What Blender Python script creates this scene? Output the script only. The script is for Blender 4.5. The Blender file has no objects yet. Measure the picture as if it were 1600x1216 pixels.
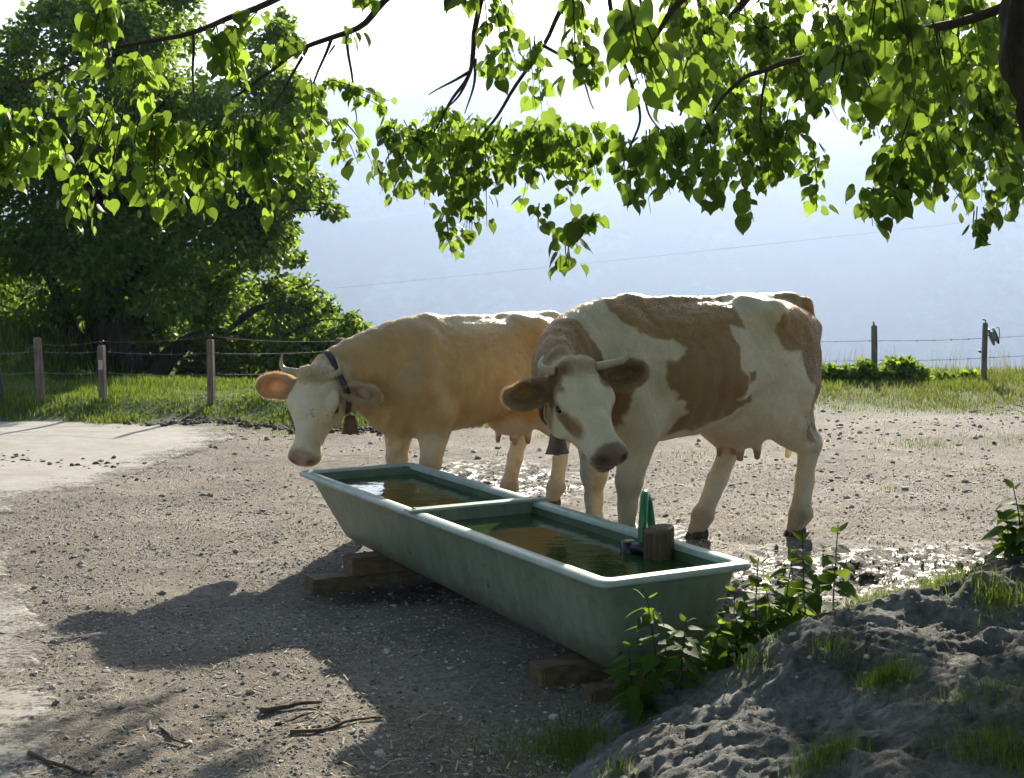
import bpy, bmesh, math, random
import numpy as np
from mathutils import Vector, Matrix, Euler

R = math.radians
random.seed(7)
rng = np.random.default_rng(11)
S = bpy.context.scene
COL = S.collection

# ------------------------------------------------------------------ camera
FPX = 2190.0
PITCH = math.atan(198 / FPX)
CAMH = 1.6
cam_d = bpy.data.cameras.new('camera')
cam = bpy.data.objects.new('camera', cam_d)
COL.objects.link(cam)
cam.location = (0, 0, CAMH)
cam.rotation_euler = (R(90) - PITCH, 0, 0)
cam_d.sensor_width = 36
cam_d.lens = 36 * FPX / 1600
cam_d.clip_start = 0.05
cam_d.clip_end = 20000
S.camera = cam

# ------------------------------------------------------------------ light
SUN_EL, SUN_AZ = R(21.5), R(12.5)          # azimuth measured from +Y (view) towards +X (right)
W = bpy.data.worlds.new('World')
S.world = W
W.use_nodes = True
wn = W.node_tree
bg = wn.nodes['Background']
sky = wn.nodes.new('ShaderNodeTexSky')
sky.sky_type = 'NISHITA'
sky.sun_disc = False
sky.sun_elevation = SUN_EL
sky.sun_rotation = SUN_AZ
sky.air_density = 1.0
sky.dust_density = 1.5
wn.links.new(sky.outputs[0], bg.inputs[0])
bg.inputs[1].default_value = 0.05  # clear sky fill
sun_d = bpy.data.lights.new('sun', 'SUN')
sun_d.energy = 5.0
sun_d.angle = R(0.6)
sun_d.color = (1.0, 0.92, 0.76)
sun = bpy.data.objects.new('sun', sun_d)
COL.objects.link(sun)
sd = Vector((math.sin(SUN_AZ) * math.cos(SUN_EL), math.cos(SUN_AZ) * math.cos(SUN_EL), math.sin(SUN_EL)))
sun.rotation_euler = sd.to_track_quat('Z', 'Y').to_euler()
S.view_settings.view_transform = 'Standard'
S.view_settings.look = 'None'
S.view_settings.gamma = 1
S.view_settings.exposure = 1.9
S.view_settings.use_curve_mapping = False
S.render.engine = 'CYCLES'
cy = S.cycles
cy.use_denoising = True
cy.max_bounces = 7
cy.diffuse_bounces = 3
cy.glossy_bounces = 3
cy.transmission_bounces = 4
cy.transparent_max_bounces = 8
cy.volume_bounces = 1
cy.caustics_reflective = False
cy.caustics_refractive = False
cy.sample_clamp_indirect = 6
cy.use_adaptive_sampling = True
cy.adaptive_threshold = 0.03

# ------------------------------------------------------------------ pixel geometry of the photograph (1600 wide)
_ca, _sa = math.cos(PITCH), math.sin(PITCH)
def at(px, py, d):
    x = (px - 800) / FPX; v = (608 - py) / FPX
    r = np.array([x, _ca + v * _sa, -_sa + v * _ca])
    return np.array([0, 0, CAMH]) + r * (d / r[1])
def project(P):
    P = np.asarray(P, float) - np.array([0, 0, CAMH])
    f = P[..., 1] * _ca - P[..., 2] * _sa
    u = P[..., 1] * _sa + P[..., 2] * _ca
    return 800 + FPX * P[..., 0] / f, 608 - FPX * u / f, f

# ------------------------------------------------------------------ helpers
def tag(o, label=None, cat=None, group=None, kind=None):
    if label: o['label'] = label
    if cat: o['category'] = cat
    if group: o['group'] = group
    if kind: o['kind'] = kind
    return o
def empty(name, loc=(0, 0, 0), rz=0.0, scale=1.0):
    o = bpy.data.objects.new(name, None)
    COL.objects.link(o)
    o.location = loc; o.rotation_euler = (0, 0, rz); o.scale = (scale,) * 3
    return o
def mesh_np(name, V, Q=None, T=None, smooth=True):
    """mesh from numpy arrays of quads and / or triangles"""
    V = np.asarray(V, np.float32)
    parts, sizes = [], []
    if Q is not None and len(Q):
        Q = np.asarray(Q, np.int32); parts.append(Q.ravel()); sizes.append(np.full(len(Q), 4))
    if T is not None and len(T):
        T = np.asarray(T, np.int32); parts.append(T.ravel()); sizes.append(np.full(len(T), 3))
    idx = np.concatenate(parts); sz = np.concatenate(sizes)
    me = bpy.data.meshes.new(name)
    me.vertices.add(len(V)); me.vertices.foreach_set('co', V.ravel())
    me.loops.add(len(idx)); me.loops.foreach_set('vertex_index', idx)
    me.polygons.add(len(sz))
    st = np.concatenate([[0], np.cumsum(sz)[:-1]]).astype(np.int32)
    me.polygons.foreach_set('loop_start', st)
    me.polygons.foreach_set('use_smooth', np.full(len(sz), smooth))
    me.update(calc_edges=True)
    me.validate()
    return me
def obj(name, me, mat=None, parent=None):
    o = bpy.data.objects.new(name, me)
    COL.objects.link(o)
    if mat is not None:
        me.materials.clear(); me.materials.append(mat)
    if parent is not None: o.parent = parent
    return o
def colattr(me, cols, name='tint'):
    a = me.color_attributes.new(name, 'FLOAT_COLOR', 'POINT')
    c = np.ones((len(me.vertices), 4), np.float32)
    c[:, :cols.shape[1]] = cols
    a.data.foreach_set('color', c.ravel())
def fattr(me, vals, name):
    a = me.attributes.new(name, 'FLOAT', 'POINT')
    a.data.foreach_set('value', np.asarray(vals, np.float32))

# value noise --------------------------------------------------------
_perm = np.random.default_rng(3).random((64, 64, 64)).astype(np.float32)
def vnoise(P):
    P = np.asarray(P, np.float32)
    i = np.floor(P).astype(np.int32); f = P - i
    f = f * f * (3 - 2 * f)
    i &= 63; j = (i + 1) & 63
    x0, y0, z0 = i[..., 0], i[..., 1], i[..., 2]; x1, y1, z1 = j[..., 0], j[..., 1], j[..., 2]
    fx, fy, fz = f[..., 0], f[..., 1], f[..., 2]
    g = _perm
    a = g[x0, y0, z0] * (1 - fx) + g[x1, y0, z0] * fx
    b = g[x0, y1, z0] * (1 - fx) + g[x1, y1, z0] * fx
    c = g[x0, y0, z1] * (1 - fx) + g[x1, y0, z1] * fx
    d = g[x0, y1, z1] * (1 - fx) + g[x1, y1, z1] * fx
    return ((a * (1 - fy) + b * fy) * (1 - fz) + (c * (1 - fy) + d * fy) * fz) * 2 - 1
def fbm(P, oct=4, gain=.5, lac=2.03):
    P = np.asarray(P, np.float32); s = 0; a = 1.0
    for k in range(oct):
        s = s + a * vnoise(P + 17.3 * k); P = P * lac; a *= gain
    return s
def fbm2(x, y, s, oct=4, off=0.0, gain=.5):
    return fbm(np.stack([x * s + off, y * s + off * 1.7, np.full_like(x, off * .37 + .5)], -1), oct, gain)
def sstep(a, b, x):
    t = np.clip((x - a) / (b - a), 0, 1); return t * t * (3 - 2 * t)

# tubes ------------------------------------------------------------------
def tube(pts, rad, n=8, cap=True, flat=None):
    """swept tube along pts with radius per point; returns V, quads, tris"""
    pts = np.asarray(pts, float); m = len(pts)
    rad = np.broadcast_to(np.asarray(rad, float), (m,))
    tg = np.gradient(pts, axis=0); tg /= np.linalg.norm(tg, axis=1)[:, None] + 1e-9
    ref = np.array([0, 0, 1.0]) if abs(tg[0][2]) < .9 else np.array([1.0, 0, 0])
    V = []
    nrm = None
    for k in range(m):
        t = tg[k]
        if nrm is None:
            nrm = np.cross(t, ref)
        else:
            nrm = nrm - t * np.dot(nrm, t)
        nrm /= np.linalg.norm(nrm) + 1e-9
        bi = np.cross(t, nrm)
        a = np.arange(n) / n * 2 * math.pi
        V.append(pts[k] + rad[k] * (np.cos(a)[:, None] * nrm + np.sin(a)[:, None] * bi))
    V = np.concatenate(V)
    Q = []
    for k in range(m - 1):
        for j in range(n):
            Q.append((k * n + j, k * n + (j + 1) % n, (k + 1) * n + (j + 1) % n, (k + 1) * n + j))
    T = []
    if cap:
        V = np.vstack([V, pts[0], pts[-1]])
        c0, c1 = m * n, m * n + 1
        for j in range(n):
            T.append((c0, (j + 1) % n, j)); T.append((c1, (m - 1) * n + j, (m - 1) * n + (j + 1) % n))
    return V, np.array(Q), np.array(T) if T else np.zeros((0, 3), int)
class MB:
    def __init__(s): s.V = []; s.Q = []; s.T = []; s.n = 0
    def add(s, V, Q=None, T=None):
        s.V.append(np.asarray(V, float))
        if Q is not None and len(Q): s.Q.append(np.asarray(Q) + s.n)
        if T is not None and len(T): s.T.append(np.asarray(T) + s.n)
        s.n += len(V); return s
    def tube(s, *a, **k): return s.add(*tube(*a, **k))
    def mesh(s, name, smooth=True):
        return mesh_np(name, np.concatenate(s.V), np.concatenate(s.Q) if s.Q else None, np.concatenate(s.T) if s.T else None, smooth)
    def build(s, name, mat, parent=None, smooth=True):
        return obj(name, s.mesh(name, smooth), mat, parent)
def smooth_path(pts, n=8):
    """Catmull-Rom resample"""
    P = np.asarray(pts, float); P = np.vstack([2 * P[0] - P[1], P, 2 * P[-1] - P[-2]])
    out = []
    for k in range(1, len(P) - 2):
        for t in np.arange(n) / n:
            a, b, c, d = P[k - 1], P[k], P[k + 1], P[k + 2]
            out.append(.5 * (2 * b + (c - a) * t + (2 * a - 5 * b + 4 * c - d) * t * t + (3 * b - a - 3 * c + d) * t ** 3))
    out.append(P[-2]); return np.array(out)
def box_me(name, sx, sy, sz, bev=.006, jit=.0):
    bm = bmesh.new()
    bmesh.ops.create_cube(bm, size=1)
    for v in bm.verts:
        v.co = Vector((v.co.x * sx + random.uniform(-jit, jit), v.co.y * sy + random.uniform(-jit, jit), v.co.z * sz + random.uniform(-jit, jit)))
    bmesh.ops.bevel(bm, geom=bm.edges[:], offset=bev, segments=2, affect='EDGES')
    me = bpy.data.meshes.new(name); bm.to_mesh(me); bm.free()
    return me

# ------------------------------------------------------------------ materials
class Mat:
    def __init__(s, name):
        s.m = bpy.data.materials.new(name); s.m.use_nodes = True
        s.t = s.m.node_tree; s.n = s.t.nodes; s.l = s.t.links
        s.b = s.n['Principled BSDF']; s.out = s.n['Material Output']
    def node(s, t, **k):
        nd = s.n.new(t)
        for a, v in k.items():
            if a.startswith('i_'):
                key = a[2:]; key = int(key) if key.isdigit() else key.replace('_', ' ')
                nd.inputs[key].default_value = v
            else: setattr(nd, a, v)
        return nd
    def link(s, a, b): s.l.new(a, b)
    def noise(s, scale, detail=5, rough=.6, coord='Object', vec=None):
        nz = s.node('ShaderNodeTexNoise'); nz.inputs['Scale'].default_value = scale
        nz.inputs['Detail'].default_value = detail; nz.inputs['Roughness'].default_value = rough
        if vec is None:
            tc = s.node('ShaderNodeTexCoord'); vec = tc.outputs[coord]
        s.link(vec, nz.inputs['Vector']); return nz.outputs['Fac']
    def ramp(s, fac, stops):
        r = s.node('ShaderNodeValToRGB'); e = r.color_ramp.elements
        while len(e) < len(stops): e.new(.5)
        for q, (p, c) in zip(e, stops):
            q.position = p; q.color = (*c, 1) if len(c) == 3 else c
        s.link(fac, r.inputs[0]); return r.outputs[0]
    def mix(s, fac, a, b, mode='MIX'):
        m = s.node('ShaderNodeMix', data_type='RGBA', blend_type=mode)
        for sock, v in ((0, fac), (6, a), (7, b)):
            if hasattr(v, 'is_output'): s.link(v, m.inputs[sock])
            else: m.inputs[sock].default_value = v if sock == 0 else (*v, 1)[:4]
        return m.outputs[2]
    def bump(s, h, strength=.3, dist=.01):
        b = s.node('ShaderNodeBump'); b.inputs['Strength'].default_value = strength; b.inputs['Distance'].default_value = dist
        s.link(h, b.inputs['Height']); s.link(b.outputs[0], s.b.inputs['Normal']); return b
    def attr(s, name): return s.node('ShaderNodeAttribute', attribute_name=name)
    def set(s, **k):
        for a, v in k.items():
            key = a.replace('_', ' ')
            if hasattr(v, 'is_output'): s.link(v, s.b.inputs[key])
            else: s.b.inputs[key].default_value = (*v, 1) if isinstance(v, tuple) and len(v) == 3 else v
        return s

def mat_simple(name, c1, c2, scale, rough=.8, bump=.2, dist=.01, stretch=None, spec=.3):
    m = Mat(name)
    tc = m.node('ShaderNodeTexCoord'); vec = tc.outputs['Object']
    if stretch:
        mp = m.node('ShaderNodeMapping'); mp.inputs['Scale'].default_value = stretch
        m.link(vec, mp.inputs[0]); vec = mp.outputs[0]
    nz = m.noise(scale, 6, .65, vec=vec)
    m.set(Base_Color=m.ramp(nz, [(.3, c1), (.7, c2)]), Roughness=rough, Specular_IOR_Level=spec)
    if bump: m.bump(nz, bump, dist)
    return m.m
def mat_leaf(name, c_dark, c_light, transl=.5, tcol=(.30, .42, .03), rough=.45, spec=.3):
    """leaf: diffuse front, translucent when backlit; per-leaf tint from the colour attribute"""
    m = Mat(name)
    at_ = m.attr('tint')
    col = m.mix(at_.outputs['Fac'], c_dark, c_light)
    m.set(Base_Color=col, Roughness=rough, Specular_IOR_Level=spec)
    tr = m.node('ShaderNodeBsdfTranslucent')
    tc2 = m.mix(at_.outputs['Fac'], tuple(.32 * c for c in tcol), tcol)
    m.link(tc2, tr.inputs[0])
    mx = m.node('ShaderNodeMixShader'); mx.inputs[0].default_value = transl
    m.link(m.b.outputs[0], mx.inputs[1]); m.link(tr.outputs[0], mx.inputs[2])
    m.link(mx.outputs[0], m.out.inputs[0])
    return m.m

M = {}
M['linden_leaf'] = mat_leaf('linden_leaf', (.022, .06, .012), (.06, .13, .025), .52, (.40, .60, .06), .5, .15)
M['tree_leaf'] = mat_leaf('tree_leaf', (.03, .065, .014), (.065, .115, .025), .5, (.42, .62, .07), .5, .15)
M['nettle_leaf'] = mat_leaf('nettle_leaf', (.035, .085, .015), (.065, .14, .025), .5, (.40, .58, .05), .65, .12)
M['grass'] = mat_leaf('grass', (.045, .09, .015), (.11, .155, .03), .42, (.28, .38, .045), .7, .15)
M['dry_grass'] = mat_leaf('dry_grass', (.16, .14, .05), (.30, .26, .11), .35, (.40, .36, .12), .7)
M['bark'] = mat_simple('bark', (.018, .014, .010), (.085, .07, .05), 14, .9, 1.0, .05, (1, 1, .22))
M['twig'] = mat_simple('twig', (.03, .022, .015), (.07, .05, .035), 30, .8, .3, .004)
M['stick'] = mat_simple('stick', (.05, .035, .022), (.15, .11, .075), 40, .85, .4, .004)
M['post_wood'] = mat_simple('post_wood', (.10, .075, .05), (.27, .22, .165), 14, .85, .5, .006, (3, 3, .25))
M['beam_wood'] = mat_simple('beam_wood', (.085, .055, .03), (.22, .15, .085), 12, .8, .4, .004, (.3, 3, 3))
M['stump_wood'] = mat_simple('stump_wood', (.04, .027, .016), (.15, .105, .062), 16, .7, .4, .004, (3, 3, .3))
M['wire'] = mat_simple('wire', (.12, .09, .07), (.24, .2, .17), 30, .45, 0, spec=.6)
M['rope_orange'] = mat_simple('rope_orange', (.20, .11, .05), (.34, .20, .10), 30, .7, 0)
M['black_plastic'] = mat_simple('black_plastic', (.008, .008, .009), (.02, .02, .02), 20, .35, 0, spec=.5)
M['leather'] = mat_simple('leather', (.012, .010, .009), (.04, .03, .022), 40, .5, .3, .003, spec=.5)
M['bell_metal'] = mat_simple('bell_metal', (.05, .03, .018), (.16, .10, .05), 25, .45, .2, .003, spec=.6)
M['horn'] = mat_simple('horn', (.30, .22, .12), (.55, .45, .28), 18, .35, .1, .003, spec=.5)
M['hoof'] = mat_simple('hoof', (.025, .018, .012), (.09, .065, .04), 20, .5, .3, .004)

# ------------------------------------------------------------------ ground shape
def wetness(x, y):
    """trampled wet ground round the trough and below the cows, 0..1"""
    a = np.exp(-(((x - 2.0) / 1.35) ** 2 + ((y - 7.25) / .72) ** 2) * 1.0)
    b = np.exp(-(((x + .25) / .75) ** 2 + ((y - 10.3) / 1.1) ** 2) * 1.0) * .95
    c = np.exp(-(((x - .55) / .9) ** 2 + ((y - 8.2) / .7) ** 2) * 1.0) * .85
    e = np.exp(-(((x + .35) / .45) ** 2 + ((y - 6.9) / .3) ** 2)) * .7
    w = np.maximum.reduce([a, b, c, e])
    return np.clip(w + .22 * fbm2(x, y, 1.6, 4, 5.0) * (w > .02), 0, 1)
def bank(x, y):
    """front line of the left-hand grass verge (depth of the edge at x)"""
    return 13.85 + .16 * np.sin(x * 1.7) + .12 * np.sin(x * 4.1 + 1) - .17 * (x + 3.5)
def height(x, y):
    x = np.asarray(x, float); y = np.asarray(y, float)
    z = .018 * fbm2(x, y, .55, 3, 1.0)
    near = np.exp(-np.maximum(0, np.hypot(x, y - 6) - 7) / 4)
    z = z + near * (.008 * fbm2(x, y, 5, 3, 2.0) + .004 * fbm2(x, y, 22, 2, 3.0))
    w = wetness(x, y)
    z = z - .022 * sstep(.15, .8, w) + w * near * (.030 * fbm2(x, y, 6.5, 4, 9.0, .6) + .014 * fbm2(x, y, 20, 3, 2.5, .6))
    # left-hand verge: a low bank, the field behind it, a rise towards the left
    s = y - bank(x, y)
    leftm = sstep(-.4, -1.6, x + .02 * (y - 14))
    z = z + leftm * (.16 * sstep(0, .9, s))
    z = z + leftm * .13 * np.maximum(0, -5.6 - x) * sstep(1.5, 5, s)
    # right-hand verge
    rs = y - 15.6
    z = z + (1 - leftm) * (.04 * sstep(0, 2.0, rs))
    z = z - .065 * np.exp(-(((x - .45) / .75) ** 2 + ((y - 4.75) / .75) ** 2))
    z = z - .075 * np.exp(-(((x + .85) / .6) ** 2 + ((y - 6.75) / .6) ** 2))
    # the field behind the left fence dips, then rises again
    z = z - leftm * 1.0 * sstep(16.7, 21, y) * sstep(-7.5, -5.5, x) + leftm * 1.35 * sstep(25, 34, y)
    # brow of the hill: falls away into the valley behind the fence
    edge = np.where(x < -1.0, 20.0 + 12 * sstep(-1.0, -5, x), 19.6)
    f = np.maximum(0, y - edge)
    z = z - .10 * f * sstep(0, 4, f) - .30 * np.maximum(0, f - 3)
    z = np.maximum(z, -420 + .02 * fbm2(x, y, .01, 3))
    return z
def mound_h(x, y):
    """earth and rock mound in the lower right corner"""
    ridge = np.interp(x, [-.25, .05, .25, .45, .63, .8, 1.0, 1.25, 1.8, 2.6, 3.6], [-.12, -.01, .05, .15, .24, .26, .33, .39, .42, .46, .45])
    back = np.interp(x, [.0, .6, 1.2, 2.0, 3.0], [4.50, 4.72, 4.95, 5.35, 5.7])
    prof = sstep(.62, 0, y - back) * np.interp(y - back, [-3, -1.6, -.3, 0], [.55, .72, .98, 1.0])
    return ridge * prof
def axis(fine0, fine1, step, lo, hi, g):
    a = list(np.arange(fine0, fine1, step)); s = step
    while a[-1] < hi: s *= g; a.append(a[-1] + s)
    b = [fine0]; s = step
    while b[-1] > lo: s *= g; b.append(b[-1] - s)
    return np.array(b[:0:-1] + a)
gx = axis(-3.6, 3.6, .03, -4500, 4500, 1.09)
gy = axis(3.9, 11.5, .03, -60, 4500, 1.07)
GX, GY = np.meshgrid(gx, gy)
GZ = height(GX, GY)
V = np.stack([GX, GY, GZ], -1).reshape(-1, 3)
ny, nx = GX.shape
ii = (np.arange(ny - 1)[:, None] * nx + np.arange(nx - 1)[None]).ravel()
gm = mesh_np('ground', V, np.stack([ii, ii + 1, ii + nx + 1, ii + nx], 1))
fx, fy = GX.ravel(), GY.ravel()
wet_v = wetness(fx, fy)
lm = sstep(-.4, -1.6, fx + .02 * (fy - 14))
grass_v = lm * sstep(-.15, .35, fy - bank(fx, fy) + .3 * fbm2(fx, fy, 1.2, 3, 4)) + (1 - lm) * sstep(-.9, 1.0, fy - 15.6 + .8 * fbm2(fx, fy, .8, 4, 6))
grass_v = np.clip(grass_v, 0, 1)
fattr(gm, wet_v, 'wet'); fattr(gm, grass_v, 'grassy')
g = Mat('ground')
tc = g.node('ShaderNodeTexCoord').outputs['Object']
n1 = g.noise(1.3, 6, .6, vec=tc); n2 = g.noise(38, 4, .75, vec=tc); n3 = g.noise(160, 3, .7, vec=tc)
base = g.ramp(n1, [(.28, (.17, .14, .108)), (.5, (.285, .242, .192)), (.72, (.385, .342, .283))])
grit = g.ramp(n2, [(.34, (.30, .30, .30)), (.5, (.85, .85, .85)), (.68, (1.35, 1.35, 1.35))])
base = g.mix(.75, base, grit, 'MULTIPLY')
grit2 = g.ramp(n3, [(.33, (.5, .47, .43)), (.6, (1.2, 1.2, 1.2))])
base = g.mix(.7, base, grit2, 'MULTIPLY')
n4 = g.noise(13, 4, .6, vec=tc)
mud = g.ramp(n2, [(.3, (.022, .016, .010)), (.7, (.075, .057, .036))])
wa = g.attr('wet').outputs['Fac']
wmask = g.ramp(wa, [(.18, (0, 0, 0)), (.5, (1, 1, 1))])
base = g.mix(wmask, base, mud)
turf = g.ramp(n1, [(.3, (.05, .085, .018)), (.7, (.10, .14, .035))])
base = g.mix(g.attr('grassy').outputs['Fac'], base, turf)
rr = g.node('ShaderNodeMapRange', i_1=0.2, i_2=.65, i_3=.92, i_4=.36)
g.link(wa, rr.inputs[0])
film = g.ramp(n4, [(.52, (1, 1, 1)), (.62, (0, 0, 0))])
rgh = g.node('ShaderNodeMath', operation='MAXIMUM'); fm = g.node('ShaderNodeMath', operation='MULTIPLY'); fm.inputs[1].default_value = .8
g.link(film, fm.inputs[0]); g.link(rr.outputs[0], rgh.inputs[0]); g.link(fm.outputs[0], rgh.inputs[1])
g.set(Base_Color=base, Roughness=rgh.outputs[0], Specular_IOR_Level=.35)
bsum = g.node('ShaderNodeMath', operation='ADD'); g.link(n2, bsum.inputs[0]); g.link(n3, bsum.inputs[1])
g.bump(bsum.outputs[0], 1.0, .02)
ground = tag(obj('ground', gm, g.m), 'sunlit gravel yard with wet trampled mud round the cows', kind='structure')

# puddle water: level sheets that show where the trampled ground dips below them
pm = Mat('puddle_water')
pm.set(Base_Color=(.03, .026, .02), Roughness=.06, Specular_IOR_Level=.5, IOR=1.33)
pm.bump(pm.noise(22, 4, .6), .25, .01)
def puddle(cx, cy, rx, ry, z, label):
    n = 40; a = np.arange(n) / n * 2 * math.pi
    rr_ = 1 + .12 * np.sin(3 * a + cx) + .08 * np.sin(5 * a)
    V = np.vstack([[cx, cy, z], np.stack([cx + rx * rr_ * np.cos(a), cy + ry * rr_ * np.sin(a), np.full(n, z)], 1)])
    T = [(0, 1 + j, 1 + (j + 1) % n) for j in range(n)]
    tag(obj('puddle', mesh_np('puddle', V, T=T), pm.m), label, kind='structure')
puddle(2.0, 7.25, 1.7, .85, -.060, 'shallow puddle in the mud behind the leafy nettles')
puddle(-.25, 10.3, .9, 1.2, -.044, 'bright wet patch on the ground between the two cows')
puddle(.6, 8.2, 1.0, .75, -.050, 'wet ground under the patched cow behind the trough')

# ------------------------------------------------------------------ road at the left
road_edge = [(-1.30, 2.0), (-1.40, 4.2), (-1.78, 5.3), (-2.33, 6.65), (-2.86, 7.75), (-3.22, 8.6), (-3.12, 9.5), (-2.9, 10.6), (-2.72, 11.6), (-2.62, 12.4), (-2.75, 13.2), (-3.4, 13.65), (-4.6, 13.95), (-6.5, 14.3), (-9, 14.8), (-14, 15.6), (-30, 18)]
pe = smooth_path(road_edge, 60)
pe[:, 0] += .12 * fbm2(pe[:, 0], pe[:, 1], 2.2, 3, 2) + .07 * fbm2(pe[:, 0], pe[:, 1], 9, 4, 8, .7)
cols_ = 40
rows = []
for (x, y) in pe:
    # strip goes from the edge towards the left
    t = np.linspace(0, 1, cols_) ** 1.8
    rows.append(np.stack([x - t * (18 + max(0, -x)), np.full(cols_, y) + t * .0], -1))
RX = np.array(rows)
sel = pe[:, 1] <= 13.4
RX = RX[sel]
# far end of the lane follows the verge
yy = np.linspace(13.42, 15.8, 40)
extra = []
for y in yy:
    xs = np.interp(y, [13.42, 13.65, 13.95, 14.3, 14.8, 15.8], [-3.0, -3.4, -4.4, -6.3, -9, -16])
    t = np.linspace(0, 1, cols_) ** 1.8
    extra.append(np.stack([xs - t * (18 - xs * .3), np.full(cols_, y)], -1))
RX = np.concatenate([RX, np.array(extra)])
rz = height(RX[..., 0], RX[..., 1])
rz = .010 + .018 * fbm2(RX[..., 0], RX[..., 1], .55, 3, 1.0) - .02 * (np.arange(cols_)[None] == 0)
nr = len(RX)
ii = (np.arange(nr - 1)[:, None] * cols_ + np.arange(cols_ - 1)[None]).ravel()
road_me = mesh_np('road', np.concatenate([RX.reshape(-1, 2), rz.reshape(-1, 1)], 1), np.stack([ii, ii + cols_, ii + cols_ + 1, ii + 1], 1))
rm = Mat('road')
a1 = rm.noise(.9, 6, .65); a2 = rm.noise(90, 4, .7); a3 = rm.noise(6, 5, .7)
c = rm.ramp(a1, [(.3, (.30, .275, .24)), (.7, (.42, .395, .355))])
c = rm.mix(.5, c, rm.ramp(a2, [(.35, (.65, .65, .65)), (.65, (1.15, 1.15, 1.15))]), 'MULTIPLY')
c = rm.mix(.35, c, rm.ramp(a3, [(.35, (.6, .57, .5)), (.6, (1.12, 1.12, 1.1))]), 'MULTIPLY')
rm.set(Base_Color=c, Roughness=.85, Specular_IOR_Level=.3); rm.bump(a2, .4, .006)
# the dusty surface thins out towards its ragged edge
t_edge = np.tile(np.linspace(0, 1, cols_) ** 1.8, nr) * 20
fattr(road_me, t_edge, 'edge')
e1 = rm.noise(2.6, 6, .7); e2 = rm.noise(45, 3, .7)
es = rm.node('ShaderNodeMath', operation='ADD'); rm.link(e1, es.inputs[0]); rm.link(e2, es.inputs[1])
em_ = rm.node('ShaderNodeMath', operation='MULTIPLY_ADD'); rm.link(es.outputs[0], em_.inputs[0]); em_.inputs[1].default_value = -1.5; em_.inputs[2].default_value = 1.55
ea = rm.node('ShaderNodeMath', operation='ADD'); rm.link(rm.attr('edge').outputs['Fac'], ea.inputs[0]); rm.link(em_.outputs[0], ea.inputs[1])
er = rm.node('ShaderNodeMapRange', i_1=-.05, i_2=.38, i_3=0.0, i_4=1.0); rm.link(ea.outputs[0], er.inputs[0])
rm.link(er.outputs[0], rm.b.inputs['Alpha'])
tag(obj('road', road_me, rm.m), 'pale worn farm lane running along the gravel yard', kind='structure')

# ------------------------------------------------------------------ mountains across the valley
mm = Mat('mountain')
q1 = mm.noise(.004, 8, .65)
q2 = mm.noise(.02, 6, .7)
mc = mm.ramp(q1, [(.35, (.02, .035, .02)), (.52, (.05, .065, .04)), (.60, (.15, .18, .09)), (.75, (.22, .22, .20))])
mc = mm.mix(.7, mc, mm.ramp(q2, [(.35, (.4, .4, .4)), (.65, (1.3, 1.3, 1.3))]), 'MULTIPLY')
mm.set(Base_Color=mc, Roughness=.95)
def mountain(name, label, dist, ridge, depth, seed):
    xs = np.linspace(-6500, 6500, 220); ts = np.linspace(0, 1, 60)
    X, Tt = np.meshgrid(xs, ts)
    crest = np.interp(X / dist * FPX + 800, [p[0] for p in ridge], [(410 - p[1]) / FPX * dist for p in ridge])
    crest = crest + dist * .012 * fbm2(X, X * 0, .0035, 5, seed)
    base = -430.0
    Z = base + (crest - base) * (Tt ** 1.15) + 60 * fbm2(X, Tt * 900, .004, 5, seed + 3) * Tt * (1 - Tt) * 3
    Y = dist - depth * (1 - Tt)
    V = np.stack([X, Y, Z], -1)
    Vb = np.stack([xs, np.full_like(xs, dist + 800), np.full_like(xs, base)], -1)
    V = np.concatenate([V, Vb[None]])
    n_, m_ = V.shape[:2]
    ii = (np.arange(n_ - 1)[:, None] * m_ + np.arange(m_ - 1)[None]).ravel()
    tag(obj(name, mesh_np(name, V.reshape(-1, 3), np.stack([ii, ii + 1, ii + m_ + 1, ii + m_], 1)), mm.m), label, kind='structure')
mountain('mountain', 'hazy lower mountain flank rising towards the right', 1950, [(-3000, 360), (0, 345), (480, 335), (800, 318), (1130, 282), (1370, 240), (1600, 190), (2600, 120), (4000, 150)], 700, 2.0)
mountain('mountain', 'paler second mountain slope behind the hazy flank', 2450, [(-3000, 230), (0, 240), (480, 245), (800, 232), (1130, 190), (1600, 120), (2600, 90), (4000, 120)], 700, 5.0)
mountain('mountain', 'palest far mountain slope almost lost in the haze', 2900, [(-3000, 110), (0, 125), (480, 120), (800, 95), (1130, 65), (1600, 40), (2600, 50), (4000, 80)], 700, 7.0)

# ------------------------------------------------------------------ water trough
TA = np.array([.325, 5.04]); TL = np.array([-.4835, .8753]); TW = np.array([.8753, .4835])   # near corner, long and short axis
TLEN, TWID, RIMZ = 3.18, .72, .43
def tp(u, v, z):
    """trough coordinates: u along the length from the near end, v across from the near side"""
    p = TA + TL * u + TW * v
    return np.array([p[0], p[1], z])
def ring(u0, u1, v0, v1, z, r, n=6):
    out = []
    for (cu, cv, a0) in ((u0 + r, v0 + r, 180), (u1 - r, v0 + r, 270), (u1 - r, v1 - r, 0), (u0 + r, v1 - r, 90)):
        for k in range(n + 1):
            a = R(a0 + 90 * k / n)
            out.append(tp(cu + r * math.cos(a), cv + r * math.sin(a), z))
    return np.array(out)
def loft(rings, close_last=True):
    n = len(rings[0]); V = np.concatenate(rings); Q = []
    for k in range(len(rings) - 1):
        for j in range(n):
            Q.append((k * n + j, k * n + (j + 1) % n, (k + 1) * n + (j + 1) % n, (k + 1) * n + j))
    T = []
    if close_last:
        V = np.vstack([V, rings[-1].mean(0)]); b = (len(rings) - 1) * n
        T = [(b + j, b + (j + 1) % n, len(V) - 1) for j in range(n)]
    return V, Q, T
BZ = .10
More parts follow.
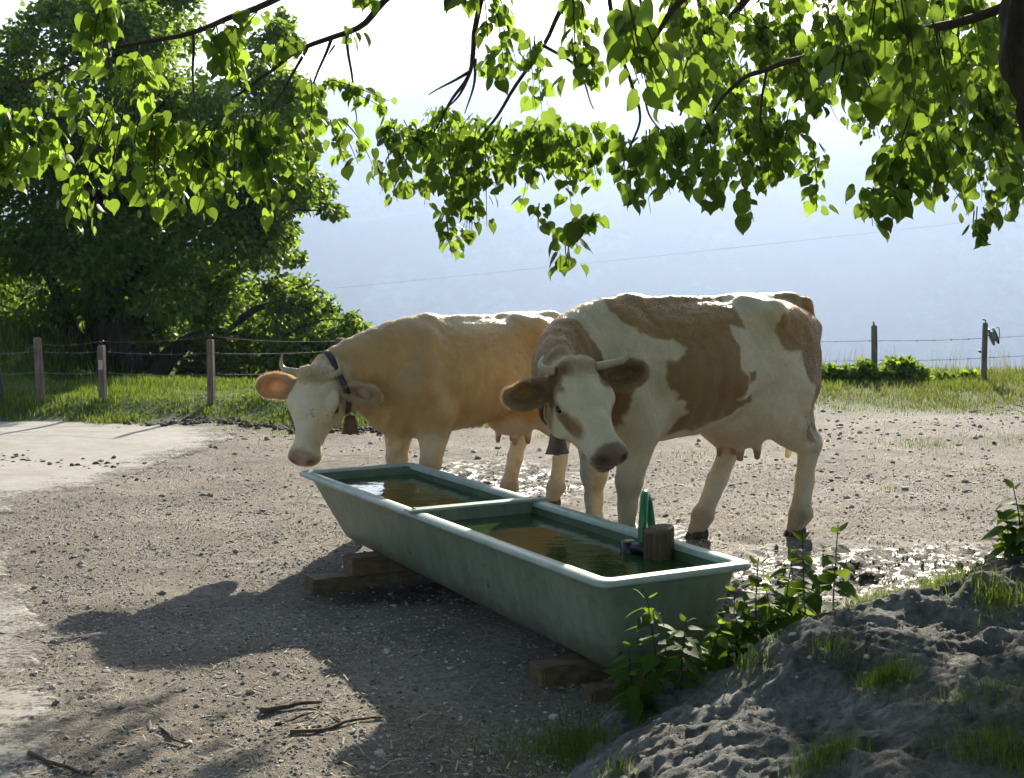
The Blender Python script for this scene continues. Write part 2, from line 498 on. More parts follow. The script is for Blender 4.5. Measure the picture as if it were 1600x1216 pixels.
def floor_tilt(rg, f):
    # the near end of the trough stands a little lower
    u = (rg[:, :2] - TA) @ TL
    rg[:, 2] -= .062 * f * np.clip(1 - u / 2.3, 0, 1); return rg
def wall_ring(f, ins, z):
    """ring on the basin wall, f = 0 at the rim, 1 at the floor"""
    a = ins + .055 * f; b = ins + .36 * f; c_ = ins + .075 * f
    return floor_tilt(ring(a, TLEN - b, c_, TWID - c_, z, .05 + .03 * f), f)
trough = empty('water_trough', tp(TLEN / 2, TWID / 2, 0))
TO = np.array(trough.location)
def tbuild(name, V, Q, T, mat, parent=trough):
    o = obj(name, mesh_np(name, V - TO, Q, T), mat, parent); return o
tm = Mat('trough_plastic')
t1 = tm.noise(2.2, 6, .7); t2 = tm.noise(26, 4, .7)
tc_ = tm.ramp(t1, [(.3, (.15, .195, .135)), (.55, (.205, .25, .18)), (.75, (.27, .31, .235))])
tc_ = tm.mix(.6, tc_, tm.ramp(t2, [(.3, (.45, .42, .36)), (.42, (1, 1, 1)), (.8, (1.12, 1.12, 1.1))]), 'MULTIPLY')
stm = tm.node('ShaderNodeMapping'); stm.inputs['Scale'].default_value = (9, 9, .8)
tm.link(tm.node('ShaderNodeTexCoord').outputs['Object'], stm.inputs[0]); st1 = tm.noise(2.0, 5, .7, vec=stm.outputs[0])
tc_ = tm.mix(.55, tc_, tm.ramp(st1, [(.35, (.62, .60, .52)), (.6, (1.08, 1.08, 1.06))]), 'MULTIPLY')
sp = tm.noise(14, 2, .4)
tc_ = tm.mix(tm.ramp(sp, [(.22, (1, 1, 1)), (.27, (0, 0, 0))]), tc_, (.05, .04, .03))
gz_ = tm.node('ShaderNodeSeparateXYZ'); tm.link(tm.node('ShaderNodeTexCoord').outputs['Object'], gz_.inputs[0])
sm_ = tm.node('ShaderNodeMath', operation='MULTIPLY_ADD'); tm.link(tm.noise(11, 6, .75), sm_.inputs[0]); sm_.inputs[1].default_value = .42; tm.link(gz_.outputs[2], sm_.inputs[2])
tc_ = tm.mix(tm.ramp(sm_.outputs[0], [(.27, (.75, .75, .75)), (.40, (0, 0, 0))]), tc_, (.10, .082, .055))
scr = tm.node('ShaderNodeMapping'); scr.inputs['Scale'].default_value = (2, 2, 40); scr.inputs['Rotation'].default_value = (.25, .1, 0)
tm.link(tm.node('ShaderNodeTexCoord').outputs['Object'], scr.inputs[0])
tc_ = tm.mix(tm.ramp(tm.noise(2.5, 3, .8, vec=scr.outputs[0]), [(.66, (0, 0, 0)), (.72, (.45, .45, .45))]), tc_, (.36, .38, .33))
tm.set(Base_Color=tc_, Roughness=.42, Specular_IOR_Level=.45); tm.bump(t2, .12, .004)
ti = Mat('trough_inside')
i1 = ti.noise(5, 6, .7)
ti.set(Base_Color=ti.ramp(i1, [(.3, (.035, .06, .022)), (.7, (.10, .13, .055))]), Roughness=.6)
tr_ = Mat('trough_rim')
r1 = tr_.noise(8, 6, .7)
tr_.set(Base_Color=tr_.ramp(r1, [(.3, (.26, .33, .26)), (.6, (.42, .48, .41))]), Roughness=.36, Specular_IOR_Level=.5); tr_.bump(r1, .15, .003)
# outer shell
rings = [wall_ring(0, .045, RIMZ - .018)] + [wall_ring(f, .045, RIMZ - .02 - f * (RIMZ - .02 - BZ)) for f in (.25, .5, .75, .93)]
rings += [wall_ring(1.0, .06, BZ + .006), wall_ring(1.0, .085, BZ)]
basin = tbuild('basin', *loft(rings), tm.m)
# inner shell
rings = [wall_ring(f, .062, RIMZ - .01 - f * (RIMZ - .03 - BZ)) for f in (0, .25, .5, .75, .94)] + [wall_ring(1.0, .10, BZ + .025)]
V, Q, T = loft(rings); Q = [q[::-1] for q in Q]; T = [t[::-1] for t in T]
tbuild('lining', V, Q, T, ti.m)
# rim: rolled lip
prof = [(.066, -.022), (.064, -.004), (.058, .002), (.030, .004), (.008, .001), (0, -.006), (-.002, -.016), (.003, -.024), (.040, -.026)]
V, Q, T = loft([ring(i, TLEN - i, i, TWID - i, RIMZ + dz, max(.02, .055 - i * .3)) for i, dz in prof], False)
tbuild('rim', V, [q[::-1] for q in Q], T, tr_.m)
# divider bar across the middle
UB = 1.66
def tbox(u0, u1, v0, v1, z0, z1, bev=.004):
    bm = bmesh.new(); bmesh.ops.create_cube(bm, size=1)
    for v in bm.verts:
        p = tp(u0 if v.co.x < 0 else u1, v0 if v.co.y < 0 else v1, z0 if v.co.z < 0 else z1)
        v.co = Vector(p - TO)
    bmesh.ops.recalc_face_normals(bm, faces=bm.faces[:])
    if bev: bmesh.ops.bevel(bm, geom=bm.edges[:], offset=bev, segments=2, affect='EDGES')
    me = bpy.data.meshes.new('block'); bm.to_mesh(me); bm.free(); return me
obj('divider_bar', tbox(UB - .035, UB + .035, -.02, TWID + .02, RIMZ + .005, RIMZ + .017), tr_.m, trough)
obj('divider_wall', tbox(UB - .012, UB + .012, .066, TWID - .066, RIMZ - .09, RIMZ + .0045), tm.m, trough)
for v in (.02, TWID - .02):
    V, Q, T = tube([tp(UB, v, RIMZ + .016), tp(UB, v, RIMZ + .023)], .008, 8)
    tbuild('bolt', V, Q, T, M['wire'])
tag(trough, 'long grey-green plastic cattle trough full of water', 'trough')
# water
wm = Mat('trough_water')
wm.set(Base_Color=(.028, .058, .014), Roughness=.03, IOR=1.33, Specular_IOR_Level=.5)
wm.bump(wm.noise(9, 3, .5), .3, .012)
wz = RIMZ - .050
fw = .040 / (RIMZ - .03 - BZ)
wr = wall_ring(fw, .060, wz)
V = np.vstack([wr, wr.mean(0)]); n = len(wr)
wat = obj('water', mesh_np('water', V, T=[(j, (j + 1) % n, n) for j in range(n)]), wm.m)
tag(wat, 'dark greenish water filling the cattle trough', kind='structure')
# blocks that carry the trough
def block(name, u0, u1, v0, v1, z0, z1, label, group='timber blocks under the trough'):
    me = tbox(u0, u1, v0, v1, z0, z1, .008)
    o = obj(name, me, M['beam_wood']); o.location = TO
    tag(o, label, 'timber block', group)
block('timber_beam', 2.30, 2.44, -.24, .70, -.075, .005, 'long low timber beam on the ground under the far trough end')
block('timber_block', 2.27, 2.41, -.04, .66, .0055, .0995, 'short timber block stacked on the long beam under the trough')
block('timber_block', .30, .42, -.07, .70, -.07, .043, 'square timber block under the near end of the trough')
block('timber_plank', .10, .20, .03, .60, -.08, -.005, 'thin timber plank on the ground below the near trough corner')
# hose, stump and float valve
stp = tp(.50, TWID - .115, 0)
bm = bmesh.new()
st = MB(); a = np.arange(20) / 20 * 2 * math.pi
rr_ = 0.063 * (1 + .05 * np.sin(3 * a + .4) + .03 * np.sin(7 * a))
rg = [np.stack([stp[0] + rr_ * s_ * np.cos(a), stp[1] + rr_ * s_ * np.sin(a), z_ + .012 * np.cos(a - .6) * t_], 1) for z_, s_, t_ in ((wz - .12, 1.0, 0), (wz + .02, 1.0, 0), (wz + .10, 1.0, .5), (RIMZ + .060, .99, 1), (RIMZ + .065, .93, 1))]
V, Q, T = loft(rg)
o = obj('wooden_stump', mesh_np('wooden_stump', V - stp, Q, T), M['stump_wood']); o.location = stp
tag(o, 'short brown wooden stump standing at the trough rim beside the hose', 'stump')
hm = Mat('hose_green')
hm.set(Base_Color=(.012, .17, .05), Roughness=.28, Specular_IOR_Level=.5)
hose = empty('water_hose', tuple(tp(.74, TWID - .11, wz)))
HO = np.array(hose.location)
hp = [tp(.60, TWID - .13, wz - .03), tp(.602, TWID - .13, wz + .06), tp(.615, TWID - .115, RIMZ + .12), tp(.65, TWID - .085, RIMZ + .178), tp(.70, TWID - .045, RIMZ + .17), tp(.74, TWID + .0, RIMZ + .11), tp(.755, TWID + .03, RIMZ - .04), tp(.78, TWID + .06, .1), tp(.95, TWID + .12, .013), tp(1.3, TWID + .2, .012)]
V, Q, T = tube(smooth_path(hp, 8), .018, 12)
obj('hose_pipe', mesh_np('hose_pipe', V - HO, Q, T), hm.m, hose)
mb = MB()
mb.tube(np.array([tp(.655, TWID - .16, wz - .05), tp(.655, TWID - .16, wz + .036)]) - HO, .032, 14)
mb.tube(np.array([tp(.69, TWID - .165, wz + .015), tp(.52, TWID - .14, wz + .018)]) - HO, .024, 12)
mb.build('float_valve', M['black_plastic'], hose)
mb = MB(); mb.tube(np.array([tp(.655, TWID - .16, wz + .036), tp(.655, TWID - .16, wz + .042)]) - HO, .022, 14)
mb.build('valve_cap', M['horn'], hose)
tag(hose, 'green garden hose bent over the trough rim with black valve', 'hose')

# ------------------------------------------------------------------ cows: implicit surfaces meshed with surface nets
class Field:
    def __init__(s, lo, hi, h):
        s.lo = np.array(lo, float); s.h = h
        s.n = np.ceil((np.array(hi) - s.lo) / h).astype(int) + 1
        s.F = np.full(s.n, 9.0, np.float32)
    def region(s, lo, hi):
        a = np.clip(np.floor((np.asarray(lo) - s.lo) / s.h).astype(int), 0, s.n - 1)
        b = np.clip(np.ceil((np.asarray(hi) - s.lo) / s.h).astype(int) + 1, 1, s.n)
        sl = tuple(slice(a[k], b[k]) for k in range(3))
        ax = [s.lo[k] + s.h * np.arange(a[k], b[k]) for k in range(3)]
        P = np.stack(np.meshgrid(*ax, indexing='ij'), -1).astype(np.float32)
        return sl, P
    def union(s, lo, hi, fn, k=.03, sub=False):
        m = k + 3 * s.h
        sl, P = s.region(np.asarray(lo) - m, np.asarray(hi) + m)
        if P.size == 0: return
        d = fn(P).astype(np.float32); f = s.F[sl]
        if sub:
            d = -d; hh = np.maximum(k - np.abs(f - d), 0) / k
            s.F[sl] = np.maximum(f, d) + hh * hh * k * .25
        else:
            hh = np.maximum(k - np.abs(f - d), 0) / k
            s.F[sl] = np.minimum(f, d) - hh * hh * k * .25
    def cone(s, a, b, ra, rb, k=.03, flat=None, fac=1.0, sub=False):
        a = np.array(a, np.float32); b = np.array(b, np.float32); ba = b - a; L2 = float(ba @ ba) + 1e-9
        def fn(P):
            pa = P - a; h = np.clip(pa @ ba / L2, 0, 1); q = pa - h[..., None] * ba
            if flat is not None:
                n = np.array(flat, np.float32); n /= np.linalg.norm(n)
                q = q + (q @ n)[..., None] * n * (fac - 1)
            return np.linalg.norm(q, axis=-1) - (ra + (rb - ra) * h)
        r = max(ra, rb) * (1 if fac >= 1 else 1 / fac)
        s.union(np.minimum(a, b) - r, np.maximum(a, b) + r, fn, k, sub)
    def ell(s, c, r, k=.03, Rm=None, sub=False):
        c = np.array(c, np.float32); r = np.array(r, np.float32)
        def fn(P):
            q = P - c
            if Rm is not None: q = q @ np.array(Rm, np.float32)
            k0 = np.linalg.norm(q / r, axis=-1); k1 = np.linalg.norm(q / (r * r), axis=-1) + 1e-6
            return np.where(k0 < .02, -r.min(), k0 * (k0 - 1) / k1)
        e = np.full(3, r.max()) if Rm is not None else r
        s.union(c - e, c + e, fn, k, sub)
    def sample(s, P):
        q = (np.asarray(P) - s.lo) / s.h; i = np.clip(np.floor(q).astype(int), 0, s.n - 2); f = q - i
        v = 0
        for dx in (0, 1):
            for dy in (0, 1):
                for dz in (0, 1):
                    w = (f[..., 0] if dx else 1 - f[..., 0]) * (f[..., 1] if dy else 1 - f[..., 1]) * (f[..., 2] if dz else 1 - f[..., 2])
                    v = v + w * s.F[i[..., 0] + dx, i[..., 1] + dy, i[..., 2] + dz]
        return v
    def mesh(s):
        F = s.F; ins = F < 0
        n = np.array(F.shape) - 1
        cnt = np.zeros(n, np.int8)
        for dx in (0, 1):
            for dy in (0, 1):
                for dz in (0, 1): cnt += ins[dx:n[0] + dx, dy:n[1] + dy, dz:n[2] + dz]
        act = (cnt > 0) & (cnt < 8)
        idx = np.full(n, -1, np.int64); cells = np.argwhere(act); idx[act] = np.arange(len(cells))
        acc = np.zeros((len(cells), 3)); num = np.zeros(len(cells))
        corners = [(x, y, z) for x in (0, 1) for y in (0, 1) for z in (0, 1)]
        cv = {c: F[cells[:, 0] + c[0], cells[:, 1] + c[1], cells[:, 2] + c[2]] for c in corners}
        for c in corners:
            for ax in range(3):
                if c[ax]: continue
                e = list(c); e[ax] = 1; e = tuple(e)
                va, vb = cv[c], cv[e]; m = (va < 0) != (vb < 0)
                t = np.where(m, va / np.where(va - vb == 0, 1, va - vb), 0)
                p = np.tile(np.array(c, float), (len(cells), 1)); p[:, ax] = t
                acc += p * m[:, None]; num += m
        V = s.lo + s.h * (cells + acc / num[:, None])
        Q = []
        for ax in range(3):
            o1, o2 = [(1, 2), (2, 0), (0, 1)][ax]
            sl_a = [slice(None)] * 3; sl_b = [slice(None)] * 3
            sl_a[ax] = slice(0, -1); sl_b[ax] = slice(1, None)
            A_, B_ = ins[tuple(sl_a)], ins[tuple(sl_b)]
            for flip in (False, True):
                e = np.argwhere(A_ & ~B_ if not flip else ~A_ & B_)
                e = e[(e[:, o1] > 0) & (e[:, o2] > 0) & (e[:, o1] < n[o1]) & (e[:, o2] < n[o2])]
                def cid(d1, d2):
                    c = e.copy(); c[:, o1] -= d1; c[:, o2] -= d2
                    return idx[c[:, 0], c[:, 1], c[:, 2]]
                q = np.stack([cid(1, 1), cid(0, 1), cid(0, 0), cid(1, 0)], 1)
                Q.append(q[:, ::-1] if flip else q)
        Q = np.concatenate(Q); Q = Q[(Q >= 0).all(1)]
        return V, Q

STA = np.array([  # x, top, bottom, half width
    (-.86, 1.16, 1.02, .05), (-.82, 1.25, .93, .13), (-.74, 1.325, .82, .21), (-.60, 1.365, .74, .265), (-.42, 1.375, .745, .300), (-.20, 1.355, .672, .335),
    (.0, 1.345, .628, .350), (.2, 1.345, .600, .34), (.4, 1.352, .592, .30), (.55, 1.36, .60, .26), (.68, 1.335, .615, .22), (.78, 1.25, .66, .165), (.84, 1.15, .74, .08)])
def torso(P):
    x, y, z = P[..., 0], P[..., 1], P[..., 2]
    tp_ = np.interp(x, STA[:, 0], STA[:, 1]); bt = np.interp(x, STA[:, 0], STA[:, 2]); hw = np.interp(x, STA[:, 0], STA[:, 3])
    c = (tp_ + bt) / 2; hh = (tp_ - bt) / 2
    u = (z - c) / hh
    flat = np.interp(x, [-.8, -.4, .0, .3, .55, .8], [.20, .12, .25, .36, .50, .5])   # narrowing of the back
    w = hw * (1 - flat * sstep(-.1, 1.05, u)) * (1 - .10 * sstep(0, -1.1, u))
    p = 2.35
    k = (np.abs(y / w) ** p + np.abs(u) ** p) ** (1 / p)
    d = (k - 1) * np.minimum(w, hh)
    ex = np.maximum(np.maximum(x - .84, -.86 - x), 0)
    return np.where(ex > 0, np.maximum(d, 0) + ex, d)

def pt_seg_poly(P2, poly):
    """signed distance (negative inside) from points to a polygon"""
    poly = np.asarray(poly, float); d = np.full(len(P2), 1e9); ins = np.zeros(len(P2), bool)
    n = len(poly)
    for k in range(n):
        a, b = poly[k], poly[(k + 1) % n]
        e = b - a; w = P2 - a
        t = np.clip((w @ e) / (e @ e + 1e-12), 0, 1)
        d = np.minimum(d, np.linalg.norm(w - t[:, None] * e, axis=1))
        c1 = (a[1] > P2[:, 1]) != (b[1] > P2[:, 1])
        xx = a[0] + (P2[:, 1] - a[1]) / (b[1] - a[1] + 1e-12) * (b[0] - a[0])
        ins ^= c1 & (P2[:, 0] < xx)
    return np.where(ins, -d, d)

coat = Mat('cow_coat')
ct = coat.attr('coat').outputs['Color']
tcv = coat.node('ShaderNodeTexCoord').outputs['Object']
mp = coat.node('ShaderNodeMapping'); mp.inputs['Scale'].default_value = (60, 60, 14); coat.link(tcv, mp.inputs[0])
h1 = coat.noise(3.2, 4, .7, vec=mp.outputs[0]); h2 = coat.noise(4.5, 5, .65, vec=tcv)
cc = coat.mix(.55, ct, coat.ramp(h1, [(.3, (.72, .70, .66)), (.7, (1.15, 1.14, 1.12))]), 'MULTIPLY')
cc = coat.mix(.6, cc, coat.ramp(h2, [(.32, (.74, .70, .62)), (.62, (1.1, 1.1, 1.1))]), 'MULTIPLY')
coat.set(Base_Color=cc, Roughness=.5, Specular_IOR_Level=.30, Sheen_Weight=.3, Sheen_Roughness=.5)
coat.bump(h1, .4, .008)
thin = coat.attr('thin').outputs['Fac']
trn = coat.node('ShaderNodeBsdfTranslucent'); trn.inputs[0].default_value = (.9, .56, .26, 1)
thm = coat.node('ShaderNodeMath', operation='MULTIPLY'); thm.inputs[1].default_value = .32; coat.link(thin, thm.inputs[0])
cmx = coat.node('ShaderNodeMixShader'); coat.link(thm.outputs[0], cmx.inputs[0]); coat.link(coat.b.outputs[0], cmx.inputs[1]); coat.link(trn.outputs[0], cmx.inputs[2]); coat.link(cmx.outputs[0], coat.out.inputs[0])
eye_m = Mat('eye'); eye_m.set(Base_Color=(.012, .008, .006), Roughness=.08, Specular_IOR_Level=.6)
fur_m = Mat('fur')
fa = fur_m.attr('furcol').outputs['Color']
fur_m.set(Base_Color=fa, Roughness=.5, Specular_IOR_Level=.3)
tr = fur_m.node('ShaderNodeBsdfTranslucent'); fur_m.link(fa, tr.inputs[0])
mx = fur_m.node('ShaderNodeMixShader'); mx.inputs[0].default_value = .4
fur_m.link(fur_m.b.outputs[0], mx.inputs[1]); fur_m.link(tr.outputs[0], mx.inputs[2]); fur_m.link(mx.outputs[0], fur_m.out.inputs[0])

CREAM = np.array([.70, .60, .42]); FAWN = np.array([.50, .335, .145]); BROWN = np.array([.285, .168, .062]); PINK = np.array([.55, .27, .20]); DARKSKIN = np.array([.16, .10, .07])

def make_cow(name, label, loc, theta, scale, poll_w, muzzle_w, roll, legs, colour, ears, horns, collar_t, neck_bend):
    root = empty(name, (loc[0], loc[1], loc[2]), math.pi + theta, scale)
    Rz = np.array(Matrix.Rotation(math.pi + theta, 3, 'Z'))
    def loc_of(w): return (np.asarray(w, float) - np.asarray(loc)) @ Rz / scale
    poll, muz = loc_of(poll_w), loc_of(muzzle_w)
    ax = muz - poll; HL = np.linalg.norm(ax); ax = ax / HL
    # forehead normal: perpendicular to the face axis, mostly upwards / forwards
    side = np.cross([0, 0, 1.0], ax); side /= np.linalg.norm(side)
    up = np.cross(ax, side)
    Q_ = Matrix.Rotation(roll, 3, Vector(ax))
    side = np.array(Q_ @ Vector(side)); up = np.array(Q_ @ Vector(up))
    HR = np.stack([ax, side, up], 1)                # columns: head axes in cow space
    hs = HL / .50
    def hp(p): return poll + hs * (HR @ (np.array(p, float) * np.array([1, 1.1, 1])))
    lo = np.minimum([-1.0, -.55, -.02], np.minimum(poll, muz) - .46); hi = np.maximum([.95, .55, 1.5], np.maximum(poll, muz) + .46)
    lo[2] = -.02
    f = Field(lo, hi, .0105)
    f.union([-.87, -.42, .5], [.86, .42, 1.40], torso, .02)
    # spine, hooks, pins, tail head
    f.cone((-.74, 0, 1.345), (.45, 0, 1.335), .03, .03, .05)
    for s in (1, -1):
        f.ell((-.40, s * .255, 1.295), (.065, .048, .05), .05)
        f.cone((-.40, s * .22, 1.29), (-.30, s * .10, 1.335), .03, .03, .06)
        f.cone((-.40, s * .23, 1.27), (-.76, s * .12, 1.19), .05, .04, .08)
        f.ell((-.79, s * .12, 1.18), (.05, .045, .05), .05)
        # flank hollow in front of the hip
        f.ell((-.27, s * .375, 1.17), (.13, .10, .12), .10, sub=True)
        # shoulder blade and arm
        f.cone((.47, s * .14, 1.22), (.60, s * .215, .90), .05, .09, .10)
        f.cone((.60, s * .20, .93), (.47, s * .20, .74), .10, .105, .09)
        # thigh
        f.ell((-.56, s * .15, .98), (.235, .135, .30), .10)
        f.cone((-.50, s * .19, .90), (-.35, s * .215, .74), .15, .095, .09)
    # legs
    hoof_at = []; knees = []
    for key, s in (('fl', 1), ('fr', -1)):
        dx, dy = legs[key]
        e = np.array([.465, s * .20, .73]); kn = np.array([.485 + dx * .45, s * .165 + dy * .5, .415]); ft = np.array([.48 + dx, s * .15 + dy, .135])
        knees.append(kn + [.05, 0, -.02]); f.cone(e, kn + [0, 0, .03], .125, .074, .07); f.ell(kn, (.068, .068, .078), .03)
        f.cone(kn, (kn + ft) / 2, .060, .044, .03); f.cone((kn + ft) / 2, ft, .044, .050, .03)
        f.ell(ft, (.06, .058, .053), .03); f.cone(ft, ft + [.032, 0, -.075], .050, .052, .03)
        hoof_at.append(ft + [.045, 0, -.075])
    for key, s in (('hl', 1), ('hr', -1)):
        dx, dy = legs[key]
        stf = np.array([-.36 + dx * .3, s * .20, .75]); hk = np.array([-.69 + dx * .62, s * .17 + dy * .6, .525]); ft = np.array([-.625 + dx, s * .16 + dy, .14])
        th = np.array([-.56, s * .17, .86])
        f.cone(th, (hk + stf) / 2 + [-.02, 0, .03], .165, .092, .09)
        f.cone(stf, (hk * .75 + stf * .25), .115, .08, .08); f.cone(hk * .75 + stf * .25, hk, .075, .062, .04)
        f.cone(hk + [-.045, 0, .035], th + [-.12, 0, -.08], .024, .05, .03)
        f.ell(hk + [-.04, 0, .03], (.045, .042, .055), .025)
        mid = (hk + ft) / 2
        f.cone(hk, mid, .064, .053, .03, (0, 1, 0), 1.12); f.cone(mid, ft, .052, .054, .03)
        f.ell(ft, (.062, .06, .054), .03); f.cone(ft, ft + [.032, 0, -.078], .052, .054, .03)
        f.ell(ft + [-.045, .015, -.02], (.018, .014, .025), .015)
        hoof_at.append(ft + [.045, 0, -.08])
    # udder with four teats, navel fold
    f.ell((-.31, .05, .675), (.185, .205, .15), .035); f.ell((-.43, 0, .72), (.13, .17, .15), .06)
    for s in (1, -1):
        for tx in (-.27, -.39):
            f.cone((tx, s * .085 + .04, .565), (tx + .005, s * .092 + .04, .478), .025, .015, .02)
    f.cone((.06, 0, .635), (-.06, 0, .63), .03, .025, .04)
    # tail
    for a, b, ra, rb in (((-.68, 0, 1.345), (-.83, 0, 1.318), .04, .036), ((-.83, 0, 1.318), (-.885, 0, 1.20), .036, .03), ((-.885, 0, 1.20), (-.865, -.03, .85), .028, .022), ((-.865, -.03, .85), (-.80, -.05, .62), .024, .028), ((-.80, -.05, .62), (-.77, -.05, .44), .034, .016)):
        f.cone(a, b, ra, rb, .025)
    # neck: curved chain from the chest to behind the poll
    nb = np.array([.55, 0, 1.06]); ne = hp((.03, 0, -.13)); bend = np.array(neck_bend)
    ts = np.linspace(0, 1, 7)
    NP = [(1 - t) ** 2 * nb + 2 * t * (1 - t) * bend + t * t * ne for t in ts]
    NR = np.interp(ts, [0, .35, .7, 1], [.285, .225, .17, .125])
    for k in range(6):
        tg = NP[k + 1] - NP[k]; lat = np.cross(tg, [0, 0, 1.0]); lat /= np.linalg.norm(lat) + 1e-9
        f.cone(NP[k], NP[k + 1], NR[k], NR[k + 1], .06, lat, 1.55)
    # crest and dewlap
    f.cone((.40, 0, 1.305), NP[3] + [0, 0, .09], .04, .035, .12)
    f.cone((.76, 0, .77), NP[3] + np.array([0, 0, -.20]), .075, .035, .10); f.cone((.62, 0, .65), (.78, 0, .83), .09, .075, .08)
    # head
    E_ = lambda c, r, k=.03, sub=False, rot=None: f.ell(hp(c), np.array(r) * hs * (np.array([1, 1.1, 1]) if rot is None else 1), k, HR if rot is None else HR @ rot, sub)
    C_ = lambda a, b, ra, rb, k=.03, n=None, fac=1.0, sub=False: f.cone(hp(a), hp(b), ra * hs, rb * hs, k, None if n is None else HR @ np.array(n), fac, sub)
    E_((.06, 0, -.085), (.10, .118, .095)); E_((.16, 0, -.085), (.13, .125, .085), .04)
    C_((.16, 0, -.080), (.41, 0, -.080), .088, .066, .05)
    C_((.12, 0, -.195), (.27, 0, -.165), .095, .078, .05, (0, 1, 0), 1.12)
    C_((.26, 0, -.15), (.43, 0, -.135), .076, .055, .05)
    for s in (1, -1):
        E_((.13, s * .068, -.19), (.12, .042, .115), .045)
        E_((.150, s * .108, -.050), (.060, .028, .028), .025)      # brow
        C_((.19, s * .088, -.095), (.32, s * .05, -.105), .025, .02, .04)  # cheek bone
    E_((.450, 0, -.088), (.058, .082, .070), .04); E_((.475, 0, -.075), (.034, .074, .048), .03)
    E_((.44, 0, -.152), (.058, .060, .036), .02)                    # lower lip
    E_((.480, 0, -.124), (.055, .085, .009), .006, True)             # mouth line
    for s in (1, -1):
        E_((.510, s * .045, -.066), (.026, .019, .024), .010, True)     # nostril
        E_((.182, s * .126, -.085), (.026, .02, .018), .012, True)       # eye socket
    for k in range(34):                                              # curly poll tuft
        a = rng.random() * 2 * math.pi; r_ = rng.random() ** .5
        E_((-.005 + .045 * math.sin(a) * r_, .088 * math.cos(a) * r_, .004 - .022 * r_), (.020, .020, .018), .010)
    # ears
    ear_pts = []
    for s in (1, -1):
        d, nrm, L, Wd = ears[s]
        d = np.array(d, float); d /= np.linalg.norm(d); nrm = np.array(nrm, float); nrm -= d * (nrm @ d); nrm /= np.linalg.norm(nrm)
        oth = np.cross(nrm, d)
        rot = np.stack([d, oth, nrm], 1)
        b0 = np.array([.055, s * .095, -.085])
        c0 = b0 + d * (.03 + L * .5)
        C_(b0, b0 + d * .05, .036, .034, .025)
        E_(c0, (L * .55, Wd * .5, .026), .022, False, rot)
        E_(b0 + d * .10, (.075, Wd * .40, .034), .02, False, rot)
        E_(c0 + nrm * .026 - d * .005, (L * .43, Wd * .37, .030), .012, True, rot)
        ear_pts.append((hp(c0), HR @ rot, L * hs, Wd * hs))
    V, Q = f.mesh()
    # soft relief: muscles, folds, ribs
    V = V + 0
    nP = V * 1.0
    me = mesh_np(name + '_body', V, Q)
    nrm = np.empty(len(V) * 3, np.float32); me.vertices.foreach_get('normal', nrm); nrm = nrm.reshape(-1, 3)
    onbody = sstep(.62, .5, np.abs(V[:, 0])) * sstep(.5, .62, V[:, 2])
    disp = .006 * fbm(V * 6.0, 3) + .0035 * fbm(V * np.array([17, 17, 6]), 3) * sstep(.5, .7, V[:, 2]) + onbody * .005 * np.sin(V[:, 0] * 52 + 4 * V[:, 2]) * sstep(.45, .1, np.abs(V[:, 0] - .02)) * sstep(1.2, 1.0, V[:, 2]) * sstep(.6, .8, V[:, 2])
    NPa = np.array(NP); dd_ = np.linalg.norm(V[:, None] - NPa[None], axis=2); tn = (np.exp(-(dd_ / .12) ** 2) * np.arange(7)).sum(1) / (np.exp(-(dd_ / .12) ** 2).sum(1) + 1e-6)
    nm = sstep(1.0, 2.2, tn) * sstep(5.6, 4.6, tn) * sstep(.38, .30, dd_.min(1)) * (V[:, 0] > .5)
    disp = disp + nm * .0055 * np.sin(tn * 7.5 + 2.0 * fbm(V * 5, 2)) * (.4 + .6 * sstep(.1, -.1, V[:, 2] - np.interp(tn, np.arange(7), NPa[:, 2])))
    V = V + nrm * disp[:, None]
    me.vertices.foreach_set('co', V.astype(np.float32).ravel())
    me.update()
    # coat colours
    hl = ((V - poll) @ HR) / hs / np.array([1, 1.1, 1])                     # vertex positions in head space
    dn = np.min([np.linalg.norm(V - p, axis=1) for p in NP[:6]], 0)
    core = sstep(-.11, -.05, hl[:, 0]) * sstep(.175, .145, np.abs(hl[:, 1])) * sstep(-.31, -.24, hl[:, 2]) * (hl[:, 0] < .58) * (hl[:, 2] < .1)
    earm = np.max([sstep(1.35, 1.1, np.linalg.norm(((V - c0) @ rot) / np.array([L * .62, Wd * .62, .06]), axis=1)) for c0, rot, L, Wd in ear_pts], 0)
    is_head = np.maximum(core, earm)
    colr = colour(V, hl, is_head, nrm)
    muzz = is_head * sstep(.455, .485, hl[:, 0] + .3 * (hl[:, 2] + .09) + .008 * fbm(V * 60, 2)) * (np.abs(hl[:, 1]) < .12)
    colr = colr * (1 - muzz[:, None]) + muzz[:, None] * colour.muzzle
    nost = is_head * np.max([np.exp(-((np.linalg.norm(hl - np.array([.50, s * .045, -.066]), axis=1) / .024) ** 2)) for s in (1, -1)], 0)
    colr = colr * (1 - .85 * nost[:, None])
    mth = is_head * np.exp(-((hl[:, 2] + .124) / .011) ** 2) * (hl[:, 0] > .43)
    colr = colr * (1 - .85 * mth[:, None])
    eyer = is_head * np.max([np.exp(-((np.linalg.norm(hl - np.array([.182, s * .124, -.085]), axis=1) / .030) ** 2)) for s in (1, -1)], 0)
    colr = colr * (1 - .8 * eyer[:, None])
    for (c0, rot, L, Wd) in ear_pts:                 # ear hollow is darker and pink-brown
        q = (V - c0) @ rot
        inner = (np.exp(-((q[:, 0] / (L * .40)) ** 2 + (q[:, 1] / (Wd * .30)) ** 2)) * sstep(-.004, .008, q[:, 2]) * (np.abs(q[:, 2]) < .06))
        inner = np.clip(inner * 1.2, 0, .8)
        colr = colr * (1 - inner[:, None]) + inner[:, None] * np.array(colour.ear_in)
